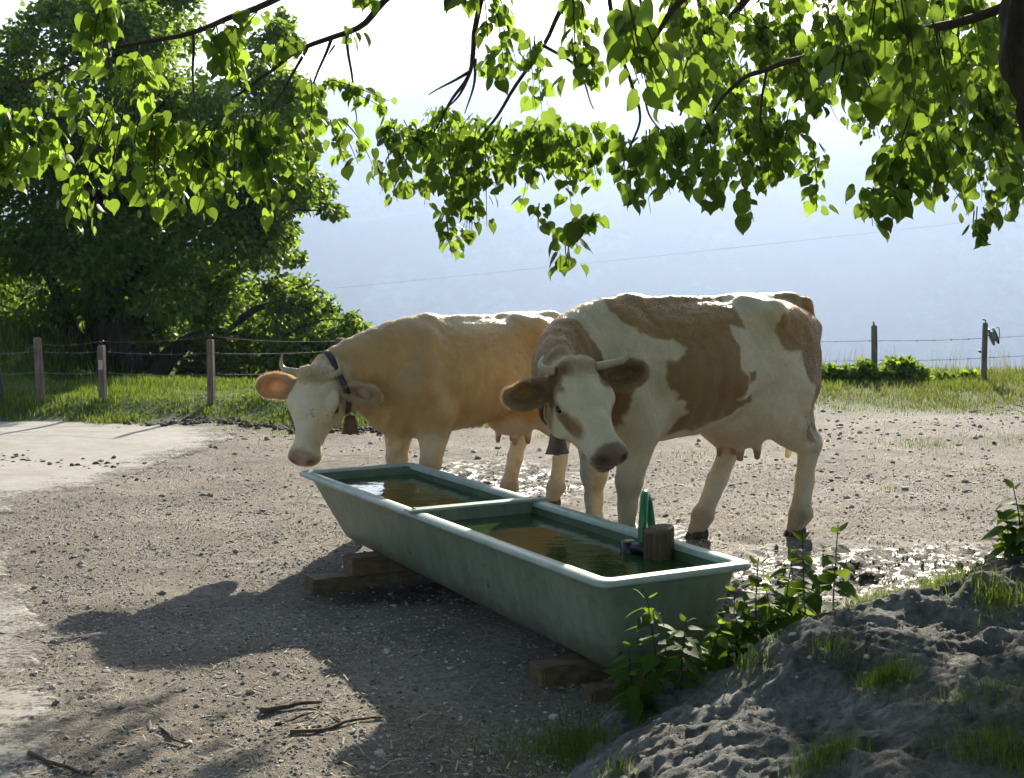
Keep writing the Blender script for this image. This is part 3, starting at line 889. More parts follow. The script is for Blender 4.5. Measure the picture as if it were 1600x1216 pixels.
    stn = sstep(.25, .75, fbm(V * 4.5 + 40, 4)) * sstep(-.25, -.5, V[:, 0]) * sstep(1.1, .8, V[:, 2]) * .45 + .5 * np.max([np.exp(-(np.linalg.norm((V - kp) / np.array([.06, .07, .09]), axis=1) ** 2)) for kp in knees], 0)
    stn = np.clip(stn + .35 * sstep(.45, .9, fbm(V * 8 + 11, 3)) * sstep(.75, .6, V[:, 2]), 0, .7)
    colr = colr * (1 - stn[:, None]) + stn[:, None] * np.array([.13, .095, .055])
    ud = sstep(.70, .62, V[:, 2]) * sstep(-.12, -.18, V[:, 0]) * sstep(-.52, -.46, V[:, 0]) * sstep(.23, .19, np.abs(V[:, 1] - .04)) * (V[:, 2] > .47)
    leg_far = np.maximum(0, 0)
    udc = np.array([.64, .54, .40]); teat = np.array([.42, .25, .18])
    colr = colr * (1 - .75 * ud[:, None]) + .75 * ud[:, None] * udc
    tt = ud * sstep(.53, .51, V[:, 2]) * np.max([sstep(.045, .03, np.hypot(V[:, 0] - tx, V[:, 1] - s * .088 - .04)) for s in (1, -1) for tx in (-.27, -.39)], 0)
    colr = colr * (1 - tt[:, None]) + tt[:, None] * teat
    dirt = sstep(.34, .12, V[:, 2] + .08 * fbm(V * 9, 3)) * .55
    colr = colr * (1 - dirt[:, None]) + dirt[:, None] * np.array([.26, .19, .12])
    colr = np.clip(colr, .01, .9)
    colattr(me, colr, 'coat'); fattr(me, earm * sstep(.13, .18, np.abs(hl[:, 1])), 'thin')
    body = obj('body', me, coat.m, root)
    # hooves: two claws each
    hm_ = Field((-.09, -.07, -.01), (.09, .07, .09), .006)
    for s in (1, -1):
        hm_.cone((-.02, s * .024, .05), (.02, s * .026, .022), .030, .033, .01); hm_.cone((.01, s * .026, .03), (.055, s * .022, .014), .03, .016, .01)
        hm_.cone((-.03, s * .024, .03), (.02, s * .024, .02), .024, .024, .01)
    hm_.F = np.maximum(hm_.F, -(np.arange(hm_.n[2]) * hm_.h + hm_.lo[2])[None, None, :])
    hV, hQ = hm_.mesh(); hme = mesh_np('hoof', hV, hQ)
    for hpt in hoof_at:
        o = obj('hoof', hme, M['hoof'], root); o.location = (hpt[0] - .01, hpt[1], .0)
        hz = height(*(np.array([loc[0], loc[1]]) + scale * (Rz @ np.array([hpt[0], hpt[1], 0]))[:2]))
    # eyes
    for s in (1, -1):
        em = bmesh.new(); bmesh.ops.create_uvsphere(em, u_segments=16, v_segments=10, radius=.021 * hs)
        me_ = bpy.data.meshes.new('eye'); em.to_mesh(me_); em.free()
        for p in me_.polygons: p.use_smooth = True
        o = obj('eye', me_, eye_m.m, root); o.location = hp((.182, s * .114, -.085))
    # horns
    for s in (1, -1):
        pts = [hp(p) for p in horns[s]]
        pts = smooth_path(pts, 6)
        rad = np.interp(np.linspace(0, 1, len(pts)), [0, .5, .85, 1], [.023, .016, .009, .003]) * hs
        MB().tube(pts, rad, 10).build('horn', M['horn'], root)
    # collar: a strap that follows the neck, with a bell below
    if collar_t is not None:
        kk = collar_t * 6; k0 = int(kk); fr = kk - k0
        if collar_t < 0:      # strap lies close behind poll, ears and jaw
            c0 = hp((.035, 0, -.175)); tg = HR @ np.array([.90, 0, .43]); tg /= np.linalg.norm(tg)
            lat = HR @ np.array([0, 1.0, 0]); upv = np.cross(tg, lat); upv = upv if upv @ (HR @ np.array([-.43, 0, .9])) > 0 else -upv
        else:
            c0 = NP[k0] * (1 - fr) + NP[min(6, k0 + 1)] * fr
            tg = NP[min(6, k0 + 1)] - NP[k0]; tg /= np.linalg.norm(tg)
            lat = np.cross(tg, [0, 0, 1.0]); lat /= np.linalg.norm(lat); upv = np.cross(lat, tg)
        n = 48; rows_ = []
        for j in range(n):
            a_ = 2 * math.pi * j / n
            dr = math.cos(a_) * lat + math.sin(a_) * upv
            dirr = dr
            rr2 = np.linspace(.03, .36, 120)
            v = f.sample(c0 + rr2[:, None] * dirr)
            hit = rr2[np.argmax(v > .004)] if (v > .004).any() else .2
            if collar_t < 0 and math.sin(a_) > .15: hit = min(hit, .135)
            rows_.append(hit)
        rows_ = np.array(rows_); rows_ = np.convolve(np.concatenate([rows_[-3:], rows_, rows_[:3]]), np.ones(7) / 7, 'valid') + .006
        mbv, mbq = [], []
        for j in range(n):
            a_ = 2 * math.pi * j / n; dr = math.cos(a_) * lat + math.sin(a_) * upv
            sag = -.02 * max(0, -math.sin(a_))
            for (o_, w_) in ((0, -.020), (.007, -.018), (.007, .018), (0, .020)):
                mbv.append(c0 + dr * (rows_[j] + o_) + tg * w_ + np.array([0, 0, sag]))
        for j in range(n):
            for q in range(3):
                a0 = j * 4 + q; b0 = ((j + 1) % n) * 4 + q
                mbq.append((a0, b0, b0 + 1, a0 + 1))
        strap = obj('collar', mesh_np('collar', np.array(mbv), np.array(mbq)), M['leather'], root)
        low = np.array(mbv).reshape(n, 4, 3)[:, 1]; j0 = np.argmin(low[:, 2]); bp = low[j0] + [0, 0, -.005]
        # bell
        bl = []; nn = 20; a_ = np.arange(nn) / nn * 2 * math.pi
        for z_, rx, ry in ((0, .012, .010), (-.006, .034, .024), (-.03, .040, .028), (-.08, .050, .036), (-.112, .062, .044), (-.118, .066, .047), (-.116, .060, .042), (-.06, .044, .03)):
            bl.append(np.stack([bp[0] + rx * np.cos(a_), bp[1] + ry * np.sin(a_), np.full(nn, bp[2] + z_ - .012)], 1))
        V_, Q_2, T_ = loft(bl)
        obj('bell', mesh_np('bell', V_, [q[::-1] for q in Q_2], T_), M['bell_metal'], strap)
        V_, Q_2, T_ = tube([bp + [0, 0, -.05], bp + [0, 0, -.14]], [.005, .012], 8)
        obj('clapper', mesh_np('clapper', V_, Q_2, T_), M['bell_metal'], strap)
    # fur: short hairs over the body, longer on ears, poll and outline
    nf = FUR
    tri = np.concatenate([Q[:, [0, 1, 2]], Q[:, [0, 2, 3]]])
    ar = np.linalg.norm(np.cross(V[tri[:, 1]] - V[tri[:, 0]], V[tri[:, 2]] - V[tri[:, 0]]), axis=1)
    cen = V[tri].mean(1); wgt = ar.copy()
    near_ear = np.max([np.exp(-(np.linalg.norm((cen - c0) @ rot / np.array([L * .62, Wd * .6, .05]), axis=1) ** 3)) for c0, rot, L, Wd in ear_pts], 0)
    ear_rim = np.max([sstep(.62, .95, np.linalg.norm(((cen - c0) @ rot)[:, :2] / np.array([L * .55, Wd * .5]), axis=1)) * np.exp(-(np.linalg.norm((cen - c0) @ rot / np.array([L * .75, Wd * .75, .06]), axis=1) ** 4)) for c0, rot, L, Wd in ear_pts], 0)
    hc = ((cen - poll) @ HR) / hs
    ishd = ((hc[:, 0] > -.05) & (hc[:, 0] < .45) & (np.abs(hc[:, 1]) < .16) & (hc[:, 2] > -.3))
    pollm = np.exp(-((hc[:, 0] - .01) / .05) ** 2 - (hc[:, 1] / .09) ** 2 - ((hc[:, 2] + .01) / .05) ** 2)
    wgt *= 1 + 4 * near_ear + 14 * ear_rim + 2.5 * ishd + 3 * pollm
    wgt *= np.where(cen[:, 2] < .10, 0, 1)
    ti_ = rng.choice(len(tri), nf, p=wgt / wgt.sum())
    b_ = rng.random((nf, 2)); sw = b_.sum(1) > 1; b_[sw] = 1 - b_[sw]
    A0, A1, A2 = V[tri[ti_, 0]], V[tri[ti_, 1]], V[tri[ti_, 2]]
    root_p = A0 + b_[:, :1] * (A1 - A0) + b_[:, 1:] * (A2 - A0)
    nn_ = nrm[tri[ti_, 0]]
    flow = np.tile(np.array([-.55, 0, -.8]), (nf, 1))
    hd = ishd[ti_]; flow[hd] = HR @ np.array([.8, 0, -.2])
    flow = flow + rng.normal(0, .25, (nf, 3))
    flow -= nn_ * (flow * nn_).sum(1)[:, None]; flow /= np.linalg.norm(flow, axis=1)[:, None] + 1e-6
    ne_ = ear_rim[ti_]; pl_ = pollm[ti_]
    ln = rng.uniform(.010, .019, nf) * (1 + 1.5 * ne_ + .9 * pl_) * np.where(hd & (ne_ < .2) & (pl_ < .2), .55, 1)
    lift = .38 + .5 * ne_ + .6 * pl_
    p1 = root_p + (nn_ * (lift * .55)[:, None] + flow * .8) * (ln * .5)[:, None] - nn_ * .001
    p2 = p1 + (nn_ * (lift * .30)[:, None] + flow) * (ln * .5)[:, None]
    hcv = bpy.data.hair_curves.new('fur')
    hcv.add_curves([3] * nf)
    pos = np.stack([root_p - nn_ * .001, p1, p2], 1).astype(np.float32)
    hcv.attributes['position'].data.foreach_set('vector', pos.ravel())
    ra = hcv.attributes.new('radius', 'FLOAT', 'POINT')
    ra.data.foreach_set('value', np.tile(np.array([.0008, .0006, .0002], np.float32), nf))
    fc = hcv.attributes.new('furcol', 'FLOAT_COLOR', 'CURVE')
    fcol = np.ones((nf, 4), np.float32); fcol[:, :3] = (1 - np.maximum(.7 * ne_, .5 * pl_)[:, None]) * np.clip(colr[tri[ti_, 0]] * rng.uniform(.8, 1.2, (nf, 1)), 0, .9) + np.maximum(.7 * ne_, .5 * pl_)[:, None] * np.array([.78, .58, .34])  # ear-rim hairs paler: backlit glow painted into their colour; poll hairs mixed cream
    fc.data.foreach_set('color', fcol.ravel())
    hcv.materials.append(fur_m.m)
    fo = bpy.data.objects.new('fur', hcv); COL.objects.link(fo); fo.parent = root; fo['kind'] = 'stuff'
    tag(root, label, 'cow', 'cows at the trough')
    return root
FUR = 90000
def patches(V, polys, wob=.03, soft=.012, s=7):
    P2 = V[:, [0, 2]] + wob * np.stack([fbm(V * s + 3, 3), fbm(V * s + 31, 3)], 1)
    d = np.min([pt_seg_poly(P2, p) for p in polys], 0)
    return sstep(soft, -soft, d)
RP = [[(1.1, 1.328), (0.868, 1.313), (0.783, 1.206), (0.698, 1.086), (0.661, 1.002), (0.611, 0.964), (0.587, 0.808), (0.608, 0.701), (0.666, 0.704), (1.098, 0.834), (1.166, 1.135)], [(0.585, 1.393), (0.598, 1.323), (0.54, 1.251), (0.452, 1.179), (0.275, 1.174), (0.244, 1.125), (0.347, 1.009), (0.349, 0.961), (0.308, 0.875), (0.3, 0.838), (0.254, 0.818), (0.231, 0.78), (0.284, 0.771), (0.274, 0.643), (0.237, 0.641), (-0.039, 0.735), (-0.197, 0.789), (-0.196, 0.833), (-0.117, 0.818), (-0.155, 0.878), (-0.162, 0.953), (-0.097, 0.992), (-0.085, 1.208), (-0.164, 1.206), (-0.169, 1.336), (-0.152, 1.41), (0.397, 1.426)], [(-0.169, 0.977), (-0.217, 0.988), (-0.21, 0.926), (-0.163, 0.903)], [(-0.377, 1.267), (-0.516, 1.379), (-0.95, 1.45), (-1.0, 1.079), (-0.95, 0.739), (-0.642, 0.726), (-0.614, 0.799), (-0.604, 0.864), (-0.552, 0.905), (-0.534, 0.983), (-0.54, 1.06), (-0.456, 1.069), (-0.389, 1.115), (-0.371, 1.179)], [(-0.627, 0.679), (-0.662, 0.625), (-0.742, 0.554), (-0.639, 0.534), (-0.621, 0.588)]]
class ColR:
    muzzle = np.array([.24, .14, .09]); ear_in = (.085, .046, .02)
    def __call__(s, V, hl, is_head, nrm):
        m = patches(V, RP, .030, .010, 11)
        # the off side carries its own large patches
        off = sstep(-.02, -.10, V[:, 1]); m2 = sstep(-.05, .10, fbm(V * 1.6 + 5, 2)) * sstep(.55, .7, V[:, 2])
        m = m * (1 - off) + m2 * off
        m = np.maximum(m, sstep(-.825, -.85, V[:, 0]) * sstep(.5, .7, V[:, 2])); m = m * (1 - is_head)
        # head: brown ears, sides behind the eyes and a brown patch on the cheek
        ear = sstep(.125, .15, np.abs(hl[:, 1])) * is_head
        side = is_head * sstep(.075, .10, np.abs(hl[:, 1]) + .25 * np.maximum(0, -.10 - hl[:, 2]) + .012 * fbm(V * 25, 3)) * sstep(.17, .13, hl[:, 0] + .2 * (hl[:, 2] + .1))
        chk = is_head * sstep(.014, -.014, np.hypot((hl[:, 0] - .265) / 1.7, (hl[:, 2] + .105) / 1.0) - .047 + .01 * fbm(V * 22, 3)) * (np.abs(hl[:, 1]) > .02)
        hornb = is_head * np.exp(-((hl[:, 0] - .02) / .035) ** 2 - ((np.abs(hl[:, 1]) - .075) / .045) ** 2) * 1.1
        m = np.clip(m + ear + side + chk + hornb * (hl[:, 1] < -.03) * .9, 0, 1)
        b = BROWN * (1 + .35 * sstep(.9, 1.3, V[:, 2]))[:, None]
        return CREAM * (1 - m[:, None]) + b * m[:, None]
class ColL:
    muzzle = np.array([.46, .30, .22]); ear_in = (.34, .17, .07)
    def __call__(s, V, hl, is_head, nrm):
        z = V[:, 2] + .06 * fbm(V * 3.5, 4)
        m = sstep(.50, .68, z) * (1 - .75 * sstep(1.24, 1.36, z) * sstep(.5, .1, V[:, 0]))
        m = m * (1 - .3 * sstep(.5, 1.0, fbm(V * 2.2 + 9, 3)))
        m = m * (1 - .9 * sstep(-.45, -.62, V[:, 0]) * sstep(1.1, .8, z))
        ear = sstep(.14, .20, np.abs(hl[:, 1])) * is_head * .35
        m = np.clip(m * (1 - is_head) + ear, 0, 1)
        c = CREAM * (1 - m[:, None]) + FAWN * m[:, None]
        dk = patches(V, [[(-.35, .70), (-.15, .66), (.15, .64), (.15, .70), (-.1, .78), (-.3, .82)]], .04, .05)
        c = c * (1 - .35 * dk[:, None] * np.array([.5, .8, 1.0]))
        spots = is_head * sstep(.52, .62, fbm(V * 45, 2)) * np.exp(-((hl[:, 0] - .23) / .05) ** 2 - ((hl[:, 1] - .06) / .05) ** 2)
        return c * (1 - .8 * spots[:, None])
EAR = lambda s, dx, dz, L=.21, Wd=.13, n=(.35, 0, .94): (np.array([dx, s * 1.0, dz]), np.array(n), L, Wd)
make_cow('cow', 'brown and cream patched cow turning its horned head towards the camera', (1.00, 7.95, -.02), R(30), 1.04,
         at(900, 568, 7.0), at(966, 704, 6.66), R(4),
         dict(fl=(.02, -.01), fr=(.03, .0), hl=(-.06, 0), hr=(.44, .07)), ColR(),
         {1: EAR(1, -.02, .30, .21, .13, (.3, -.3, .9)), -1: EAR(-1, .12, -.06, .215, .125)},
         {1: [(.01, .08, -.03), (.0, .15, -.03), (-.0, .225, -.01), (-.02, .258, .01), (-.06, .262, .02)], -1: [(.01, -.09, -.03), (-.02, -.125, -.05), (-.06, -.125, -.06), (-.105, -.095, -.06)]},
         -1, (.98, .04, 1.05))
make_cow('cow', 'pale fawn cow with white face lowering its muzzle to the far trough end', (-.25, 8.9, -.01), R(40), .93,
         at(492, 582, 8.2), at(466, 716, 7.98), R(-4),
         dict(fl=(.0, .0), fr=(.08, .0), hl=(0, 0), hr=(.20, .04)), ColL(),
         {1: EAR(1, .12, -.08, .22, .105), -1: EAR(-1, .03, -.05, .22, .14)},
         {1: [(.0, .07, -.03), (-.01, .115, -.02), (-.03, .135, .0), (-.07, .12, .02), (-.11, .10, .03)], -1: [(.0, -.07, -.03), (-.01, -.13, -.03), (-.02, -.18, -.03), (-.05, -.20, -.02), (-.10, -.195, .0)]},
         .78, (.98, -.04, 1.06))

# ------------------------------------------------------------------ leaves
def leaf_template(kind):
    """leaf in x (across) / y (along, base at 0, tip at 1) with a folded midrib; verts, tris"""
    if kind == 'linden':
        half = [(0.0, .03), (.20, -.06), (.40, .04), (.48, .25), (.44, .48), (.30, .70), (.12, .86)]
        tip = (0, 1.0)
    elif kind == 'nettle':
        half = [(0, 0), (.14, .02), (.24, .10), (.22, .17), (.30, .22), (.27, .30), (.31, .36), (.26, .44), (.27, .51), (.21, .58), (.21, .65), (.14, .72), (.13, .79), (.06, .87)]
        tip = (0, 1.0)
    n = len(half)
    mid = [(0, y) for y in np.linspace(.03, .92, 4)]
    V = []; T = []
    V += [(0, y, 0) for _, y in mid] + [(0, tip[1], -.06)]
    m0 = len(mid) + 1
    ys = [y for _, y in mid] + [tip[1]]
    for s in (1, -1):
        b = len(V)
        for (x, y) in half[1:]:
            V.append((s * x, y, .22 * abs(x) - .28 * x * x - .10 * y * y))
        k = len(half) - 1
        for j in range(k):
            cy_ = half[1 + j][1]
            mi = int(np.argmin([abs(q - max(.03, cy_)) for q in ys[:-1]]))
            if j < k - 1:
                cy2 = half[2 + j][1]; mi2 = int(np.argmin([abs(q - max(.03, cy2)) for q in ys[:-1]]))
                T.append((mi, b + j, b + j + 1)[::s]);
                if mi2 != mi: T.append((mi, b + j + 1, mi2)[::s])
            else:
                T.append((mi, b + j, m0 - 1)[::s])
                for q in range(mi, m0 - 2): T.append((q, m0 - 1, q + 1)[::s])
    V = np.array(V, float); V[:m0, 2] -= .10 * V[:m0, 1] ** 2
    return V, np.array(T)
LV, LT = leaf_template('linden'); NV, NT = leaf_template('nettle')
def leaf_mats(base, dirn, nrm, size):
    d = dirn / (np.linalg.norm(dirn, axis=1)[:, None] + 1e-9)
    n = nrm - d * (nrm * d).sum(1)[:, None]; n /= np.linalg.norm(n, axis=1)[:, None] + 1e-9
    x = np.cross(d, n)
    return np.stack([x, d, n], 2) * size[:, None, None], base
def leaves_mesh(name, base, Rm, tV, tT, tint):
    V = np.einsum('nij,kj->nki', Rm, tV) + base[:, None]
    n, k = V.shape[:2]
    T = (tT[None] + (np.arange(n) * k)[:, None, None]).reshape(-1, 3)
    me = mesh_np(name, V.reshape(-1, 3), T=T)
    colattr(me, np.repeat(tint[:, None], k, 0).reshape(-1, 1) * np.ones((1, 3)))
    return me

# ------------------------------------------------------------------ linden tree over the yard
linden = empty('linden_tree', (2.08, 4.75, 0))
LO = np.array(linden.location)
trunk = smooth_path([(2.32, 4.80, -.1), (2.28, 4.75, .5), (2.24, 4.72, 1.3), (2.17, 4.7, 1.8), (1.95, 4.7, 2.3), (1.95, 4.75, 2.9), (2.1, 4.9, 3.8), (2.2, 5.1, 5.2)], 8)
trunk = smooth_path(trunk, 4)
rad = np.interp(np.linspace(0, 1, len(trunk)), [0, .12, .45, .57, .7, 1], [.40, .31, .28, .31, .24, .10])
V, Q, T = tube(trunk, rad, 64)
V = V + .035 * np.stack([fbm(V * np.array([14, 14, 3]), 4), fbm(V * np.array([14, 14, 3]) + 50, 4), V[:, 0] * 0], 1)
obj('trunk', mesh_np('trunk', V - LO, Q, T), M['bark'], linden)
def limb(pts, r0, r1, name='branch'):
    p = smooth_path(pts, 6)
    p = p + .012 * np.stack([fbm(p * 5 + k * 13, 2) for k in range(3)], 1)
    V, Q, T = tube(p, np.linspace(r0, r1, len(p)), 8)
    obj(name, mesh_np(name, V - LO, Q, T), M['twig'], linden)
    return p
forkp = (1.93, 4.72, 2.6)
B1 = limb([forkp, (1.2, 5.0, 3.0), at(900, -70, 5.6), at(640, -20, 5.6), at(560, 45, 5.5), at(480, 75, 5.4), at(420, 110, 5.3), at(350, 155, 5.2)], .022, .004)
B2 = limb([(1.2, 5.0, 3.0), at(800, -110, 5.0), at(560, -60, 4.9), at(400, 10, 4.8), at(300, 50, 4.8), at(160, 80, 4.8), at(20, 140, 4.9)], .017, .004)
B3 = limb([at(900, -70, 5.6), at(885, 0, 6.0), at(850, 70, 6.2), at(790, 160, 6.3), at(740, 230, 6.4), at(700, 300, 6.4)], .014, .003)
B4 = limb([at(760, -60, 5.6), at(742, 70, 5.8), at(735, 110, 5.9), at(700, 165, 6.0), at(670, 210, 6.0)], .014, .003)
B5 = limb([forkp, at(1520, 30, 5.2), at(1320, 75, 5.6), at(1200, 110, 5.9), at(1130, 150, 6.1), at(1090, 230, 6.2)], .022, .004)
B6 = limb([(2.0, 4.8, 3.0), (1.6, 6.5, 3.6), at(1200, -40, 8), at(1120, 60, 8.4), at(1060, 180, 8.6)], .05, .006)
B7 = limb([forkp, at(1500, -20, 4.2), at(1250, -40, 3.8), at(1080, -10, 3.7), at(1020, 60, 3.6)], .03, .005)
B8 = limb([(2.1, 4.9, 3.6), (2.3, 7, 3.9), at(1500, 20, 9), at(1450, 120, 9.3), at(1400, 230, 9.4)], .05, .006)
B9 = limb([at(950, -60, 5.6), at(960, 60, 5.4), at(985, 130, 5.3), at(1000, 190, 5.3), at(975, 260, 5.3)], .010, .003)
for a0, a1, a2 in (((735, 110), (705, 130), (672, 150)), ((735, 110), (720, 150), (690, 178)), ((742, 90), (740, 140), (726, 180)), ((480, 75), (450, 130), (410, 190)), ((520, 60), (500, 110), (460, 200)), ((545, 50), (552, 120), (556, 190)), ((1020, 120), (1010, 170), (1040, 215)), ((1200, 110), (1190, 180), (1205, 250)), ((1440, 100), (1420, 180), (1400, 240)), ((1500, 40), (1480, 140), (1500, 220)), ((850, 70), (905, 110), (930, 170)), ((300, 50), (300, 120), (310, 200)), ((220, 65), (215, 130), (190, 200)), ((100, 110), (80, 150), (60, 200))):
    dd = 5.5 if a0[0] < 1000 else 6
    limb([at(*a0, dd), at(*a1, dd), at(*a2, dd)], .007, .002)
# sprays: (x0, y0) -> (x1, y1), half width, depth, leaf count, leaf size
SP = [
 # left group in front of the big tree
 ((25, 165), (45, 255), 30, 4.9, 26, .085), ((165, -10), (150, 125), 26, 4.7, 26, .085), ((90, 135), (125, 205), 24, 4.9, 18, .08), ((215, 95), (235, 160), 28, 4.8, 20, .08),
 ((185, 170), (140, 355), 26, 4.8, 34, .08), ((235, 180), (225, 330), 28, 4.9, 34, .08), ((275, 190), (255, 255), 24, 4.9, 16, .08), ((345, 50), (350, 150), 24, 4.7, 20, .085),
 ((320, 215), (312, 310), 30, 4.9, 30, .085), ((385, 190), (400, 335), 34, 5.0, 46, .08), ((440, 60), (425, 110), 20, 5.2, 12, .075), ((430, 180), (440, 300), 28, 5.1, 36, .08),
 ((480, 120), (470, 215), 22, 5.3, 22, .075), ((350, 190), (280, 330), 30, 5.0, 30, .08), ((5, 190), (-10, 300), 30, 4.9, 24, .085), ((60, 215), (45, 270), 18, 4.9, 12, .08), ((400, 20), (370, 60), 18, 4.8, 8, .08),
 # centre left
 ((510, 125), (605, 165), 14, 5.5, 24, .065), ((525, 185), (562, 262), 20, 5.5, 26, .07), ((590, 262), (597, 300), 11, 5.5, 9, .065), ((550, 45), (545, 80), 10, 5.4, 6, .07), ((585, -10), (575, 25), 14, 5.4, 8, .08),
 # centre mass
 ((620, 190), (650, 305), 36, 6.2, 60, .072), ((690, 170), (680, 325), 40, 6.2, 80, .072), ((695, 325), (705, 398), 14, 6.1, 20, .07), ((745, 200), (735, 365), 30, 6.2, 66, .07),
 ((800, 195), (790, 300), 36, 6.3, 60, .07), ((850, 195), (850, 300), 36, 6.4, 60, .07), ((900, 215), (895, 290), 30, 6.4, 44, .07), ((930, 195), (945, 240), 16, 6.0, 14, .07),
 ((770, -10), (790, 130), 24, 5.6, 34, .075), ((825, 60), (830, 170), 20, 5.8, 26, .075), ((895, -10), (900, 130), 24, 5.4, 30, .08), ((925, 80), (935, 140), 14, 5.4, 10, .075),
 ((845, 318), (846, 358), 10, 6.0, 9, .065), ((975, 215), (985, 325), 18, 5.3, 24, .08), ((935, 335), (885, 368), 13, 5.2, 14, .085), ((880, 370), (880, 420), 12, 5.2, 9, .085), ((1012, 205), (1010, 258), 16, 5.3, 14, .08),
 ((725, 0), (740, 10), 12, 5.2, 6, .075), ((640, 210), (760, 300), 40, 6.6, 60, .07), ((780, 240), (900, 260), 40, 6.7, 60, .07),
 # right mass
 ((1090, -20), (1120, 90), 40, 6.6, 50, .08), ((1150, 30), (1200, 130), 40, 6.4, 50, .08), ((1230, 40), (1270, 140), 40, 6.8, 50, .08), ((1045, -10), (1060, 90), 26, 6.5, 30, .08), ((1340, -10), (1360, 80), 36, 6.2, 40, .085), ((1420, 120), (1440, 220), 36, 6.5, 46, .085), ((1545, 20), (1560, 120), 34, 7.2, 50, .085), ((1100, 130), (1150, 240), 40, 7.2, 60, .08), ((1210, 200), (1160, 280), 40, 7.2, 60, .08),
 ((985, -5), (1020, 145), 34, 3.6, 26, .10), ((1075, 90), (1065, 170), 22, 4.0, 14, .095), ((1040, 200), (1062, 320), 30, 6.0, 50, .08), ((1110, 180), (1130, 330), 36, 6.0, 64, .08),
 ((1180, 190), (1190, 310), 34, 6.1, 60, .08), ((1235, 180), (1230, 300), 26, 6.2, 36, .08), ((1265, 225), (1265, 328), 12, 6.0, 18, .075), ((1085, 20), (1150, 190), 40, 7.5, 60, .08),
 ((1200, 0), (1230, 170), 44, 7.0, 70, .085), ((1140, 0), (1170, 120), 40, 8.4, 60, .08), ((1060, 60), (1100, 160), 34, 8.0, 40, .08), ((1290, 20), (1310, 150), 40, 5.5, 46, .09),
 ((1325, 70), (1325, 145), 26, 3.3, 14, .11), ((1390, -10), (1395, 190), 34, 4.2, 40, .10), ((1260, 110), (1300, 190), 30, 6.2, 34, .08), ((1355, 290), (1378, 342), 26, 4.6, 26, .09),
 ((1400, 230), (1405, 330), 32, 4.7, 44, .09), ((1445, 40), (1460, 200), 36, 5.0, 50, .09), ((1450, 210), (1470, 330), 34, 5.4, 50, .085), ((1500, 0), (1510, 150), 40, 5.6, 56, .085),
 ((1530, 150), (1540, 300), 36, 5.8, 56, .085), ((1580, 60), (1580, 200), 30, 6.4, 46, .08), ((1530, 325), (1528, 378), 11, 5.6, 11, .08), ((1590, 200), (1595, 335), 30, 6.0, 44, .08), ((1420, -10), (1560, 30), 40, 7.6, 60, .085),
 ((1500, 200), (1450, 300), 40, 8.8, 60, .085), ((1580, 20), (1600, 300), 40, 8.6, 70, .085), ((1240, -10), (1400, 40), 40, 8.6, 60, .085),
]
# part of the crown above and behind the picture's upper edge: it shades the mound and the foot of the trough
for k in range(26):
    SP.append(((random.uniform(1150, 2100), random.uniform(-420, -60)), (random.uniform(1150, 2100), random.uniform(-260, -10)), 60, random.uniform(6.5, 10.5), 46, .095))
for k in range(14):
    SP.append(((random.uniform(1620, 2100), random.uniform(-60, 200)), (random.uniform(1620, 2100), random.uniform(120, 320)), 50, random.uniform(6.0, 10.0), 46, .095))
for k in range(30):
    x0 = random.uniform(1380, 1700); y0 = random.uniform(40, 200)
    x1 = x0 + random.uniform(-30, 30); y1 = y0 + random.uniform(50, 110)
    SP.append(((x0, y0), (x1, y1), 44, random.uniform(7.6, 9.6), 44, .10))
for k in range(8):
    x0 = random.uniform(1060, 1260); y0 = random.uniform(20, 190)
    SP.append(((x0, y0), (x0 + random.uniform(-20, 20), y0 + random.uniform(50, 100)), 36, random.uniform(7.5, 9.8), 36, .085))
SP += [((690, 180), (700, 280), 34, 10.1, 46, .10), ((750, 190), (760, 280), 34, 10.4, 46, .10), ((800, 200), (800, 290), 30, 10.2, 40, .10), ((850, 190), (855, 280), 30, 10.0, 40, .10), ((900, 200), (895, 270), 26, 10.3, 36, .10)]
for k in range(8):
    x0 = random.uniform(1300, 1490); y0 = random.uniform(-10, 90)
    SP.append(((x0, y0), (x0 + random.uniform(-20, 20), y0 + random.uniform(40, 80)), 50, random.uniform(11, 13), 44, .14))
over = len(SP)
for k in range(14):
    SP.append(((random.uniform(300, 1300), random.uniform(-420, -60)), (random.uniform(300, 1300), random.uniform(-260, -40)), 60, random.uniform(4.5, 6.5), 36, .09))
base, dirn, nrmv, size, tint = [], [], [], [], []
tw = MB()
